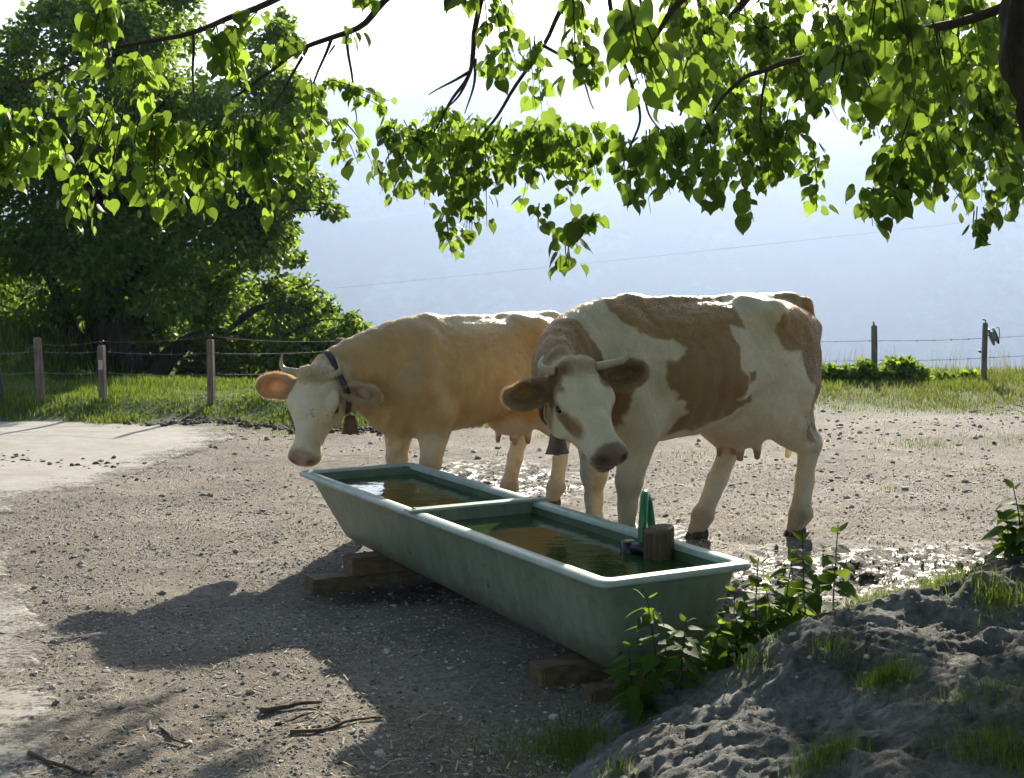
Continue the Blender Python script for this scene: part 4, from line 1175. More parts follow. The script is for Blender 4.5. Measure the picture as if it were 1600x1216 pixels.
for (p0, p1, hw, d, n, sz) in SP:
    a = at(p0[0], p0[1], d); b = at(p1[0], p1[1], d + random.uniform(-.15, .15))
    hwm = hw / FPX * d
    # a few hanging twigs per spray, leaves alternate along each twig
    left_g = p0[0] < 500
    sz *= (.66 if left_g else .78) if sz < .09 else .70; n = int(n * (1.75 if left_g else 1.3))
    nt = max(1, int(round(hw / 6)))
    per = max(2, int(round(n * 1.15 / nt)))
    for q in range(nt):
        off = np.array([random.uniform(-1.2, 1.2), random.uniform(-2.5, 2.5), random.uniform(-.6, .6)]) * hwm
        st_ = a + off * .5; en = b + off + np.array([0, 0, random.uniform(-.2, 1.2) * hwm])
        md = (st_ + en) / 2 + np.array([random.uniform(-1, 1), random.uniform(-1, 1), .6]) * hwm * .5
        ts = np.linspace(0, 1, 9)[:, None]
        pth = (1 - ts) ** 2 * st_ + 2 * ts * (1 - ts) * md + ts ** 2 * en
        tw.tube(pth, np.linspace(.0028, .0012, 9), 4, False)
        for k in range(per):
            t = (k + random.random()) / per
            p = (1 - t) ** 2 * st_ + 2 * t * (1 - t) * md + t * t * en
            sdv = np.array([random.gauss(0, 1), random.gauss(0, 1), 0]); sdv /= np.linalg.norm(sdv) + 1e-6
            dr = sdv * random.uniform(.2, 1.2) + np.array([0, 0, -.9]) + np.random.default_rng(len(base)).normal(0, .15, 3)
            nr_ = sdv * random.uniform(.4, 1) + np.array([random.gauss(0, .6), random.gauss(0, .6), random.uniform(.0, 1.1)])
            base.append(p + sdv * random.uniform(.01, .05)); dirn.append(dr); nrmv.append(nr_)
            size.append(sz * random.uniform(.5, 1.25)); tint.append(random.random())
base, dirn, nrmv, size, tint = map(np.array, (base, dirn, nrmv, size, tint))
# unseen rest of the crown overhead, added to dim and green the sky fill
nc = 13000
cv = rng.normal(0, 1, (nc, 3)); cv /= np.linalg.norm(cv, axis=1)[:, None]
cp = np.array([1.6, 1.0, 5.2]) + cv * (.55 + .45 * rng.random(nc) ** .6)[:, None] * np.array([5.2, 5.0, 2.1])
pxc, pyc, fc_ = project(cp)
okc = ((fc_ < .3) | (pyc < -60) | (pxc > 1750) | (pxc < -150)) & (cp[:, 2] > 3.0)
cp = cp[okc]; cv = cv[okc]; nc = len(cp)
base = np.concatenate([base, cp]); dirn = np.concatenate([dirn, cv * .4 + rng.normal(0, .4, (nc, 3)) + np.array([0, 0, -.8])])
nrmv = np.concatenate([nrmv, rng.normal(0, .6, (nc, 3)) + np.array([0, 0, .6])]); size = np.concatenate([size, rng.uniform(.13, .2, nc)]); tint = np.concatenate([tint, rng.random(nc)])
RM, _ = leaf_mats(base, dirn, nrmv, size)
RM[:, :, 0] *= rng.uniform(.8, 1.22, len(base))[:, None]; RM[:, :, 2] *= rng.uniform(.3, 2.6, len(base))[:, None]
px, py, dep = project(base)
vis = (px > 5) & (px < 1595) & (py > 0) & (py < 450)
score = np.where(vis, size / dep, 0)
order = np.argsort(-score)
big = order[:300]; rest = order[300:]
obj('crown', leaves_mesh('crown', base[rest] - LO, RM[rest], LV, LT, tint[rest]), M['linden_leaf'], linden)['kind'] = 'stuff'
leaf_data = []
for k in range(10):
    V_ = LV.copy(); V_[:, 2] += .05 * np.sin(V_[:, 0] * 5 + k) * V_[:, 1] + .06 * math.sin(k * 1.7) * V_[:, 1] ** 2
    me = mesh_np('leaf', V_, T=LT); colattr(me, np.full((len(LV), 3), (k + .5) / 10)); me.materials.append(M['linden_leaf']); leaf_data.append(me)
for k, i in enumerate(big):
    o = bpy.data.objects.new('leaf', leaf_data[k % 10]); COL.objects.link(o); o.parent = linden
    mw = np.eye(4); mw[:3, :3] = RM[i]; mw[:3, 3] = base[i] - LO
    o.matrix_local = Matrix(mw.tolist())
obj('twigs', tw.mesh('twigs'), M['twig'], linden).location = tuple(-LO)
linden.children[-1]['kind'] = 'stuff'
tag(linden, 'linden tree with bark trunk at the edge and leafy branches hanging overhead', 'tree')

# ------------------------------------------------------------------ big tree behind the fence on the left
big_tree = empty('broadleaf_tree', tuple(at(195, 603, 24)))
BO = np.array(big_tree.location)
def big_limb(pts, rads, name, n=10):
    p = smooth_path([at(*q) for q in pts], 6)
    r_ = np.interp(np.linspace(0, 1, len(p)), np.linspace(0, 1, len(rads)), rads)
    p = p + .06 * np.stack([fbm(p * 1.3 + k * 13, 3) for k in range(3)], 1) * np.linspace(0, 1, len(p))[:, None]
    V, Q, T = tube(p, r_, n)
    V = V + .05 * np.stack([fbm(V * 2.5 + k * 9, 3) for k in range(3)], 1) * min(1, rads[0] * 2)
    obj(name, mesh_np(name, V - BO, Q, T), M['bark'], big_tree)
big_limb([(200, 630, 24), (197, 600, 24), (192, 540, 24), (185, 450, 24), (200, 330, 24), (230, 200, 24), (250, 90, 24)], [.85, .72, .62, .50, .38, .22, .08], 'trunk', 18)
for pts, r0 in ((((170, 600, 23.8), (140, 560, 23.6), (105, 510, 23.4), (75, 440, 23.2), (20, 380, 23)), .34), (((225, 605, 23.8), (262, 560, 23.5), (300, 528, 23.2), (350, 515, 23), (410, 478, 22.8), (480, 440, 22.6)), .22),
               (((200, 470, 24), (250, 400, 23.6), (330, 330, 23.4), (400, 250, 23.2), (470, 240, 23)), .24), (((190, 430, 24), (130, 330, 24), (70, 220, 24), (30, 120, 24)), .24), (((215, 300, 24), (300, 210, 24.5), (370, 110, 24.6), (430, 60, 24.6)), .16),
               (((350, 515, 23), (420, 530, 22.8), (500, 500, 22.6), (555, 503, 22.5)), .04), (((400, 250, 23.2), (450, 320, 23), (520, 325, 22.8)), .06), (((190, 350, 24), (110, 280, 23), (-40, 260, 23)), .18)):
    big_limb(list(pts), [r0, r0 * .62, r0 * .30, r0 * .06], 'limb')
outline = [(-140, 120), (-20, 70), (20, 30), (60, 0), (140, -60), (230, -90), (300, -30), (340, 30), (385, 55), (415, 35), (440, 15), (465, 45), (470, 100), (500, 150), (490, 210), (500, 270), (530, 310), (525, 335), (480, 340), (455, 380), (465, 430), (500, 465), (560, 490), (572, 515), (545, 540), (500, 560), (455, 590), (400, 615), (330, 605), (290, 585), (300, 545), (250, 540), (150, 530), (100, 540), (40, 530), (0, 540), (-140, 560)]
outline = np.array(outline, float)
cl = []
while len(cl) < 210:
    p = np.array([random.uniform(-140, 575), random.uniform(-90, 615)])
    d = pt_seg_poly(p[None], outline)[0]
    if d < -12:
        cl.append((p[0], p[1], min(48, max(16, -d * .9))))
for q in ((515, 325, 18), (530, 330, 10), (550, 505, 18), (565, 512, 12), (440, 30, 20), (455, 60, 18), (30, 45, 28), (60, 15, 26), (430, 590, 22), (370, 600, 20), (310, 595, 20), (490, 180, 18), (480, 230, 20), (460, 400, 18), (475, 445, 20), (510, 475, 20), (530, 530, 22), (480, 550, 24), (350, 570, 26), (400, 560, 30), (440, 540, 30), (330, 500, 30), (380, 510, 34), (420, 600, 24), (300, 570, 22), (460, 580, 22), (490, 500, 30), (360, 610, 20), (520, 550, 18), (545, 525, 16), (500, 530, 24), (470, 520, 26), (450, 470, 26), (480, 470, 20), (430, 440, 24), (440, 560, 24), (400, 590, 24), (475, 590, 16), (505, 290, 20), (470, 300, 26), (480, 150, 22)): cl.append(q)
base, dirn, nrmv, size, tint = [], [], [], [], []
for (x, y, r_) in cl:
    inner = -pt_seg_poly(np.array([[x, y]]), outline)[0]
    dspan = min(3.0, .5 + inner / 45)
    c = at(x, y, 23.6 + random.uniform(-dspan, dspan))
    rm_ = r_ / FPX * 23.6 * 1.15
    n = int(330 * (rm_ / .45) ** 1.7) + 70
    v = rng.normal(0, 1, (n, 3)); v /= np.linalg.norm(v, axis=1)[:, None]
    rr2 = rng.random(n) ** .45
    P = c + v * rr2[:, None] * np.array([rm_, rm_, rm_ * .75])
    P[:, 2] -= .25 * rm_ * (v[:, 0] ** 2 + v[:, 1] ** 2) * rr2
    base.append(P); dirn.append(v * .6 + rng.normal(0, .6, (n, 3)) + np.array([0, 0, -.5])); nrmv.append(rng.normal(0, .6, (n, 3)) + np.array([0, 0, .8]) + v * .3)
    size.append(rng.uniform(.07, .13, n)); tint.append(np.clip(rng.random(n) * .7 + random.random() * .3, 0, 1))
base, dirn, nrmv, size, tint = map(np.concatenate, (base, dirn, nrmv, size, tint))
RM, _ = leaf_mats(base, dirn, nrmv, size)
DV = np.array([(0, 0, 0), (.34, .35, .06), (.26, .75, .02), (0, 1.0, -.10), (-.26, .75, .02), (-.34, .35, .06)]); DT = np.array([(0, 1, 5), (1, 2, 5), (2, 4, 5), (2, 3, 4)])
obj('crown', leaves_mesh('crown', base - BO, RM, DV, DT, tint), M['tree_leaf'], big_tree)['kind'] = 'stuff'
NLEAF_BIG = len(base)
tag(big_tree, 'large dark broadleaf tree behind the left fence with low spreading limbs', 'tree')

# ------------------------------------------------------------------ fences
def gz(x, y): return float(height(np.array([x]), np.array([y]))[0])
def post(parent, O, x, y, h, r, lean=0.0, square=False, mat='post_wood', name='post'):
    z0 = gz(x, y)
    n = 4 if square else 12
    a = np.arange(n) / n * 2 * math.pi + .6
    rg = []
    for t, s_ in ((-.1, 1.02), (0, 1.0), (.5, .98), (.96, .96), (1.0, .84)):
        jit = 1 + .05 * np.sin(3 * a + x * 7 + t)
        rg.append(np.stack([x + lean * t + r * s_ * jit * np.cos(a), y + r * s_ * jit * np.sin(a), np.full(n, z0 + (t if t > 0 else -.1 * (t < 0)) * h)], 1))
    V, Q, T = loft(rg)
    o = obj(name, mesh_np(name, V - O, Q, T, not square), M[mat], parent)
    return np.array([x + lean, y, z0 + h]), o
def wire_run(parent, O, pts, r=.0035, sag=.02, mat='wire', barb=False, name='wire'):
    mb = MB()
    for p, q in zip(pts[:-1], pts[1:]):
        p = np.array(p); q = np.array(q); ts = np.linspace(0, 1, 10)[:, None]
        c = p + (q - p) * ts; c[:, 2] -= sag * 4 * (ts * (1 - ts))[:, 0]
        mb.tube(c - O, r, 5)
        if barb:
            L = np.linalg.norm(q - p)
            for t in np.arange(.1, L, .22) / L:
                m = p + (q - p) * t; m[2] -= sag * 4 * t * (1 - t)
                d1 = np.array([random.uniform(-.5, .5), .3, 1]) * .014; d2 = np.array([random.uniform(-.5, .5), .3, -1]) * .014
                mb.tube(np.array([m - d1, m + d1]) - O, r * .9, 4); mb.tube(np.array([m - d2, m + d2]) - O, r * .9, 4)
    mb.build(name, M[mat], parent)
def xy_of(px, d): p = at(px, 608, d); return (px - 800) / FPX * (d * _ca), d
lf = empty('post_and_wire_fence', (-4.4, 14.8, gz(-4.4, 14.8))); FO = np.array(lf.location)
def px_x(px, py, d): return float(at(px, py, d)[0])
left_posts = [(-40, 15.0, .66, .045), (63, 14.7, .67, .045), (160, 14.7, .58, .045), (330, 14.6, .67, .045), (532, 16.0, .56, .055)]
tops = []
for k, (pxp, d, h, r) in enumerate(left_posts):
    x = px_x(pxp, 590, d)
    top, o = post(lf, FO, x, d, h, r, .0 if k != 1 else -.02, k in (2, 3))
    tops.append(top)
# thin dark metal stake at the picture's left edge
x = px_x(4, 590, 14.6); stake, _ = post(lf, FO, x, 14.6, .42, .018, -.04, False, 'black_plastic', 'stake')
# insulator caps and the little tag on the second post
for t in (tops[2], tops[3]):
    MB().tube(np.array([t + [0, 0, -.002], t + [.0, 0, .03], t + [.02, 0, .05]]) - FO, [.012, .012, .008], 8).build('insulator', M['black_plastic'], lf)
o = obj('tag_plate', box_me('tag_plate', .045, .004, .10, .001), mat_simple('tag_plate', (.35, .37, .36), (.5, .52, .5), 20, .5, 0), lf)
o.location = tuple(tops[2] + np.array([-.0, -.058, -.20]) - FO)
f_ = np.array([0, -.05, 0])
wire_run(lf, FO, [tops[0] + [-3, 1, -.30], stake + f_, tops[1] + f_ + [0, 0, -.06], tops[2] + [0, -.03, .045], tops[3] + [0, -.03, .035], tops[4] + [0, 0, -.03], tops[4] + [3.0, 2, -.2]], .003, .03, 'rope_orange', False, 'fence_tape')
for dz in (-.14, -.36):
    wire_run(lf, FO, [tops[0] + [-3, 1, dz], tops[0] + [0, 0, dz], tops[1] + f_ + [0, 0, dz], tops[2] + f_ + [0, 0, dz + .08], tops[3] + f_ + [0, 0, dz], tops[4] + f_ + [0, 0, dz], tops[4] + [3, 2, dz - .2]], .0035, .02, 'wire', True, 'barbed_wire')
tag(lf, 'weathered post and barbed wire fence in front of the big tree', 'fence')
rf = empty('post_and_wire_fence', (5.6, 18.6, gz(5.6, 18.6))); FO2 = np.array(rf.location)
rt = []
for k, (pxp, d, h, r) in enumerate([(1110, 18.8, .72, .045), (1367, 18.6, .74, .042), (1538, 18.4, .78, .045), (1760, 18.5, .78, .045)]):
    x = px_x(pxp, 560, d); top, o = post(rf, FO2, x, d, h, r, -.02 if k == 1 else .0, k == 2); rt.append(top)
MB().tube(np.array([rt[1] + [0, 0, -.01], rt[1] + [-.012, 0, .06]]) - FO2, [.014, .009], 8).build('insulator', M['black_plastic'], rf)
MB().tube(np.array([rt[2] + [-.0, 0, -.01], rt[2] + [0, 0, .03], rt[2] + [-.04, 0, .045]]) - FO2, [.009, .009, .012], 8).build('insulator', M['black_plastic'], rf)
MB().tube(np.array([rt[2] + [-.045, 0, -.39], rt[2] + [-.075, 0, -.37]]) - FO2, [.014, .016], 8).build('insulator', M['black_plastic'], rf)
for dz in (-.20, -.46):
    wire_run(rf, FO2, [rt[0] + f_ * .9 + [0, 0, dz], rt[1] + f_ * .9 + [0, 0, dz], rt[2] + f_ * .9 + [0, 0, dz], rt[3] + f_ * .9 + [0, 0, dz + .12]], .003, .015, 'wire', True, 'barbed_wire')
tag(rf, 'thin post and wire fence on the brow beyond the cows', 'fence')
# wire reel hung on the right-hand post
reel = empty('wire_reel', tuple(rt[2] + np.array([.10, -.03, -.18]))); WO = np.array(reel.location)
rmat = mat_simple('reel_plastic', (.10, .16, .19), (.18, .25, .28), 15, .4, 0, spec=.5)
dirr = np.array([.93, -.1, .35]); dirr /= np.linalg.norm(dirr)
for k, o_ in enumerate((-.030, .030)):
    c0 = dirr * o_
    MB().tube(np.array([c0 - dirr * .006, c0 + dirr * .006]), .115, 24).build('reel_flange', rmat, reel)
MB().tube(np.array([-dirr * .024, dirr * .024]), .07, 18).build('wound_wire', mat_simple('wound_wire', (.45, .38, .25), (.6, .5, .35), 60, .7, .4, .004), reel)
mb = MB(); mb.tube(np.array([np.array([-.075, .02, .02]), np.array([-.05, .01, .015]), -dirr * .03]), .012, 8); mb.build('bracket', rmat, reel)
MB().tube(smooth_path([dirr * .037 + [0, 0, .10], dirr * .07 + [0, 0, .09], dirr * .085 + [0, 0, .0], dirr * .075 + [0, 0, -.09]], 6), .006, 6).build('loose_cord', M['rope_orange'], reel)
tag(reel, 'blue-grey fence wire reel hanging on a post of the right fence', 'wire reel')
# power line across the valley
pl = empty('power_line', (0, 260, 0))
PO = np.array(pl.location)
pa, pb = at(-300, 520, 330), at(2000, 290, 250)
ts = np.linspace(0, 1, 40)[:, None]; c = pa + (pb - pa) * ts; c[:, 2] -= 5 * (ts * (1 - ts))[:, 0] * 4 * .35
MB().tube(c - PO, .022, 5).build('cable', M['wire'], pl)
tag(pl, 'faint overhead power line crossing the hazy valley', 'power line')

# ------------------------------------------------------------------ grass
def blades(name, xy, h, w, mat, label, lean=.35, zf=None, cols=None):
    n = len(xy); z = height(xy[:, 0], xy[:, 1]) if zf is None else zf(xy[:, 0], xy[:, 1])
    a = rng.random(n) * 2 * math.pi; sd_ = np.stack([np.cos(a), np.sin(a), a * 0], 1)
    la = rng.random(n) * 2 * math.pi; ld = np.stack([np.cos(la), np.sin(la), la * 0], 1) * (lean * rng.random(n) ** .7)[:, None]
    b = np.stack([xy[:, 0], xy[:, 1], z - .01], 1); upv = np.array([0, 0, 1.0])
    hh = h[:, None]; ww = w[:, None]
    m = b + (upv * .55 + ld * .35) * hh; t = b + (upv * .95 + ld) * hh
    V = np.stack([b - sd_ * ww * .5, b + sd_ * ww * .5, m + sd_ * ww * .4, m - sd_ * ww * .4, t], 1)
    k = np.arange(n)[:, None] * 5
    Q = k + np.array([[0, 1, 2, 3]]); T = k + np.array([[3, 2, 4]])
    me = mesh_np(name, V.reshape(-1, 3), Q, T)
    tv = rng.random(n) if cols is None else cols
    colattr(me, np.repeat(tv, 5)[:, None] * np.ones((1, 3)))
    return tag(obj(name, me, mat), label, kind='stuff')
# left verge
n = 90000
x = rng.uniform(-8.2, -.2, n); y = 13.6 + rng.random(n) ** 1.3 * 8
den = sstep(-.25, .3, y - bank(x, y) + .35 * fbm2(x, y, 1.5, 3, 4))
keep = rng.random(n) < den; xy = np.stack([x, y], 1)[keep]
hh = rng.uniform(.035, .10, len(xy)) * (1 + .9 * fbm2(xy[:, 0], xy[:, 1], 1.6, 3, 3))
blades('verge_grass', xy, np.clip(hh, .03, .3), rng.uniform(.006, .013, len(xy)), M['grass'], 'bright green grass on the verge below the left fence')
n = 26000
x = rng.uniform(-16, -1, n); y = rng.uniform(20, 34, n); xy = np.stack([x, y], 1)
blades('field_grass', xy, rng.uniform(.12, .3, n), rng.uniform(.02, .035, n), M['grass'], 'grass of the field behind the big tree')
# right verge: sparse, yellower
n = 80000
x = rng.uniform(.5, 9.5, n); y = 14.6 + rng.random(n) * 5.6
den = sstep(-.9, 1.6, y - 15.6 + .9 * fbm2(x, y, .8, 4, 6)); keep = rng.random(n) < den * np.clip(.55 + .5 * fbm2(x, y, 1.6, 3, 9), .1, 1)
xy = np.stack([x, y], 1)[keep]
hh = rng.uniform(.03, .10, len(xy)) * (.6 + .8 * sstep(15, 18.5, xy[:, 1]))
blades('verge_grass', xy, hh, rng.uniform(.006, .013, len(xy)), M['grass'], 'short sunlit grass along the brow under the right fence')
n = 500
xy = np.stack([rng.uniform(3.2, 9, n), rng.uniform(18.2, 19.8, n)], 1)
blades('tall_grass', xy, rng.uniform(.25, .55, n), rng.uniform(.004, .007, n), M['dry_grass'], 'thin tall grass stalks on the brow by the right fence', .3)
n = 16000
x = rng.uniform(.5, 9.5, n); y = 14.8 + rng.random(n) * 5.2; keep = rng.random(n) < sstep(-.6, 1.6, y - 15.6 + .9 * fbm2(x, y, .8, 4, 6))
xy = np.stack([x, y], 1)[keep]
blades('dry_verge_grass', xy, rng.uniform(.03, .12, len(xy)), rng.uniform(.005, .010, len(xy)), M['dry_grass'], 'dry yellowish grass mixed into the verge under the right fence', .6)
# tiny tufts in the yard
tf = []
for k in range(16):
    c = np.array([random.uniform(-2, 5), random.uniform(9, 15)])
    if wetness(np.array([c[0]]), np.array([c[1]]))[0] > .3: continue
    tf.append(c + rng.normal(0, .05, (random.randint(10, 50), 2)))
for c, s_, n in (((.35, 4.72), .13, 700), ((.15, 4.6), .13, 500), ((.5, 4.95), .12, 300), ((3.6, 12.2), .2, 300), ((4.6, 12.6), .25, 300), ((1.6, 11.5), .2, 120), ((-2.1, 13.3), .35, 500), ((-1.5, 13.5), .3, 300)):
    tf.append(np.array(c) + rng.normal(0, s_, (n, 2)))
xy = np.concatenate(tf)
blades('yard_grass', xy, rng.uniform(.02, .07, len(xy)), rng.uniform(.003, .005, len(xy)), M['grass'], 'small tufts of grass scattered over the gravel yard', .6)

# ------------------------------------------------------------------ mound in the lower right corner
mx_ = np.arange(-.35, 3.4, .0115); my_ = np.arange(2.6, 6.3, .0115)
MX, MY = np.meshgrid(mx_, my_)
def mound_surface(x, y):
    h = mound_h(x, y)
    k = sstep(-.02, .12, h)
    d = .075 * fbm2(x, y, 1.9, 4, 3.0, .5) - .06 * np.abs(fbm2(x + .7 * y, y - .2 * x, 2.1, 3, 8.0, .45)) - .024 * np.abs(fbm2(x, y - .4 * x, 7, 5, 12., .62)) - .008 * np.abs(fbm2(x, y, 36, 3, 4., .65)) + .035
    return height(x, y) + h + k * d - .05 * (1 - k)
MZ = mound_surface(MX, MY)
ny, nx = MX.shape
ii = (np.arange(ny - 1)[:, None] * nx + np.arange(nx - 1)[None]).ravel()
mo = Mat('mound_rock')
o1 = mo.noise(3.2, 7, .7); o2 = mo.noise(34, 6, .75); o3 = mo.noise(1.1, 4, .6)
c = mo.ramp(o1, [(.30, (.06, .054, .046)), (.46, (.15, .145, .135)), (.60, (.25, .245, .235)), (.78, (.36, .355, .34))])
c = mo.mix(.8, c, mo.ramp(o2, [(.32, (.35, .33, .30)), (.5, (.9, .9, .9)), (.7, (1.4, 1.4, 1.4))]), 'MULTIPLY')
c = mo.mix(mo.ramp(o3, [(.52, (0, 0, 0)), (.64, (.8, .8, .8))]), c, (.055, .058, .028))
mo.set(Base_Color=c, Roughness=.92, Specular_IOR_Level=.2)
ad = mo.node('ShaderNodeMath', operation='ADD'); mo.link(o1, ad.inputs[0]); mo.link(o2, ad.inputs[1]); mo.bump(ad.outputs[0], .9, .025)
tag(obj('rock_mound', mesh_np('rock_mound', np.stack([MX, MY, MZ], -1).reshape(-1, 3), np.stack([ii, ii + 1, ii + nx + 1, ii + nx], 1)), mo.m), 'grey earth and rock mound in the lower corner', kind='structure')
tf = []
for (pxq, pyq, d, s_, n) in ((1385, 1010, 4.3, .055, 420), (1560, 960, 4.9, .07, 260), (1300, 1030, 4.5, .05, 90), (1470, 905, 5.2, .09, 320), (1340, 940, 5.15, .09, 300), (1560, 1180, 3.6, .09, 420), (1290, 1200, 3.75, .06, 260), (1180, 1050, 4.65, .06, 60), (1230, 935, 5.4, .12, 160), (890, 1130, 4.65, .10, 600), (850, 1110, 4.8, .08, 300), (960, 1200, 4.1, .05, 80), (1540, 1100, 4.0, .12, 160)):
    p = at(pxq, pyq, d); tf.append(p[:2] + rng.normal(0, s_ * .8, (int(n * 1.6), 2)))
xy = np.concatenate(tf)
blades('mound_grass', xy, rng.uniform(.03, .085, len(xy)), rng.uniform(.0014, .0028, len(xy)), M['grass'], 'tufts of thin grass growing on the rock mound', .55, mound_surface)

# ------------------------------------------------------------------ nettles by the trough
nl = []
for k in range(6):
    V_ = NV.copy(); V_[:, 2] += .06 * np.sin(V_[:, 1] * 3 + k) - .10 * V_[:, 1] ** 2 * (k % 3) * .6
    me = mesh_np('leaf', V_, T=NT); colattr(me, np.full((len(NV), 3), (k + .5) / 6)); me.materials.append(M['nettle_leaf']); nl.append(me)
def plant(x, y, h, npairs, lsize, label, z=None, lean=(0, 0), wide=1.0):
    z0 = float(mound_surface(np.array([x]), np.array([y]))[0]) if z is None else z
    z0 = max(z0, gz(x, y)) - .01
    t = empty('nettle_plant', (x, y, z0))
    lx, ly = lean
    pth = smooth_path([(0, 0, 0), (lx * .3 + random.uniform(-.01, .01), ly * .3, h * .5), (lx, ly, h)], 6)
    MB().tube(pth, np.linspace(.004, .0018, len(pth)), 6).build('stem', M['grass'], t)
    a0 = random.random() * 6.28
    for k in range(npairs):
        f = .18 + .80 * k / max(1, npairs - 1)
        p = pth[min(len(pth) - 1, int(f * (len(pth) - 1)))]
        for s in (0, math.pi):
            a = a0 + k * 1.57 + s + random.uniform(-.3, .3)
            L = lsize * np.interp(f, [.15, .45, .8, 1], [.75, 1.05, .85, .4]) * random.uniform(.85, 1.15)
            d = Vector((math.cos(a), math.sin(a), random.uniform(-.55, .15)))
            if f > .95: d = Vector((math.cos(a) * .6, math.sin(a) * .6, .6))
            n_ = Vector((random.uniform(-.3, .3), random.uniform(-.3, .3), 1.0))
            d.normalize(); n_ = (n_ - d * n_.dot(d)).normalized(); xx = d.cross(n_)
            o = bpy.data.objects.new('leaf', random.choice(nl)); COL.objects.link(o); o.parent = t
            st_ = Vector(p) + d * .012
            mw = Matrix((( xx.x * L * wide, d.x * L, n_.x * L, st_.x), (xx.y * L * wide, d.y * L, n_.y * L, st_.y), (xx.z * L * wide, d.z * L, n_.z * L, st_.z), (0, 0, 0, 1)))
            o.matrix_local = mw
    tag(t, label, 'plant', 'nettles beside the trough')
NP_ = [  # pixel base x, depth, height, pairs, leaf size, label
 (1030, 4.80, .33, 7, .085, 'tallest nettle with pale top standing against the trough end'),
 (985, 4.78, .20, 6, .075, 'small nettle at the bottom corner of the trough'),
 (1065, 4.78, .24, 6, .085, 'dark nettle bush just behind the pale-topped nettle'),
 (1000, 4.70, .14, 5, .07, 'lowest nettle between the trough corner and the mound'),
 (1105, 4.88, .20, 5, .08, 'short nettle under the trough end next to the mound'),
 (1150, 5.02, .26, 6, .085, 'nettle with sunlit leaves at the left of the bright clump'),
 (1185, 5.08, .30, 6, .09, 'nettle with large translucent leaves in the bright clump'),
 (1220, 5.12, .30, 6, .09, 'nettle in the middle of the bright sunlit clump'),
 (1262, 5.18, .36, 6, .095, 'tall nettle with broad dark upper leaves in the bright clump'),
 (1300, 5.22, .36, 6, .10, 'tall nettle with drooping leaves at the right of the clump'),
 (1205, 5.0, .18, 5, .075, 'low nettle in front of the bright sunlit clump'),
 (1130, 5.1, .22, 5, .08, 'thin nettle between trough end and bright clump'),
 (1590, 5.5, .26, 5, .10, 'leafy plant at the right picture edge above the mound'),
 (1612, 5.4, .26, 5, .10, 'leafy plant half cut off by the right picture edge'),
 (1575, 5.55, .20, 5, .10, 'small leafy plant beside the plants at the right edge'),
]
for (pxq, d, h, npr, ls, lab) in NP_:
    plant(px_x(pxq, 1000, d), d, h * (1.25 if 1140 < pxq < 1400 else 1.12), npr + 5, ls * 1.2, lab, None, (random.uniform(-.05, .05), random.uniform(-.04, .03)), 1.25 if pxq > 1140 else 1.0)

# ------------------------------------------------------------------ shrubs on the brow
def shrub(px0, py0, d, rx, rz_, n, label, lsz=(.05, .10)):
    x = px_x(px0, py0, d); z0 = gz(x, d)
    t = empty('shrub', (x, d, z0))
    v = rng.normal(0, 1, (n, 3)); v /= np.linalg.norm(v, axis=1)[:, None]; v[:, 2] = np.abs(v[:, 2])
    P = v * (rng.random(n) ** .5)[:, None] * np.array([rx, rx * .8, rz_]) * (1 + .25 * fbm(v * 2.2 + px0, 2))[:, None]
    Rm, _ = leaf_mats(P, v * .5 + rng.normal(0, .5, (n, 3)), rng.normal(0, .5, (n, 3)) + np.array([0, 0, .9]), rng.uniform(*lsz, n))
    obj('foliage', leaves_mesh('foliage', P, Rm, DV, DT, rng.random(n)), M['nettle_leaf'], t)['kind'] = 'stuff'
    mb = MB()
    for k in range(8):
        e = np.array([random.uniform(-.7, .7) * rx, random.uniform(-.5, .5) * rx, rz_ * random.uniform(.6, .9)])
        mb.tube(smooth_path([(0, 0, -.03), e * .5 + [0, 0, .05], e], 3), [.006] * 3 + [.004] * 4, 5)
    mb.build('stem', M['twig'], t)
    tag(t, label, 'shrub', 'low shrubs along the brow')
shrub(1300, 600, 18.2, .26, .20, 900, 'low green shrub close to the rump of the patched cow')
shrub(1345, 600, 18.1, .28, .26, 1100, 'dark green shrub left of the first right fence post')
shrub(1410, 600, 18.1, .34, .30, 1500, 'broad green shrub right of the first right fence post')
shrub(1475, 600, 18.3, .15, .10, 240, 'small shrub between the two right fence posts')
shrub(1512, 600, 18.5, .15, .10, 240, 'small shrub at the foot of the reel post')

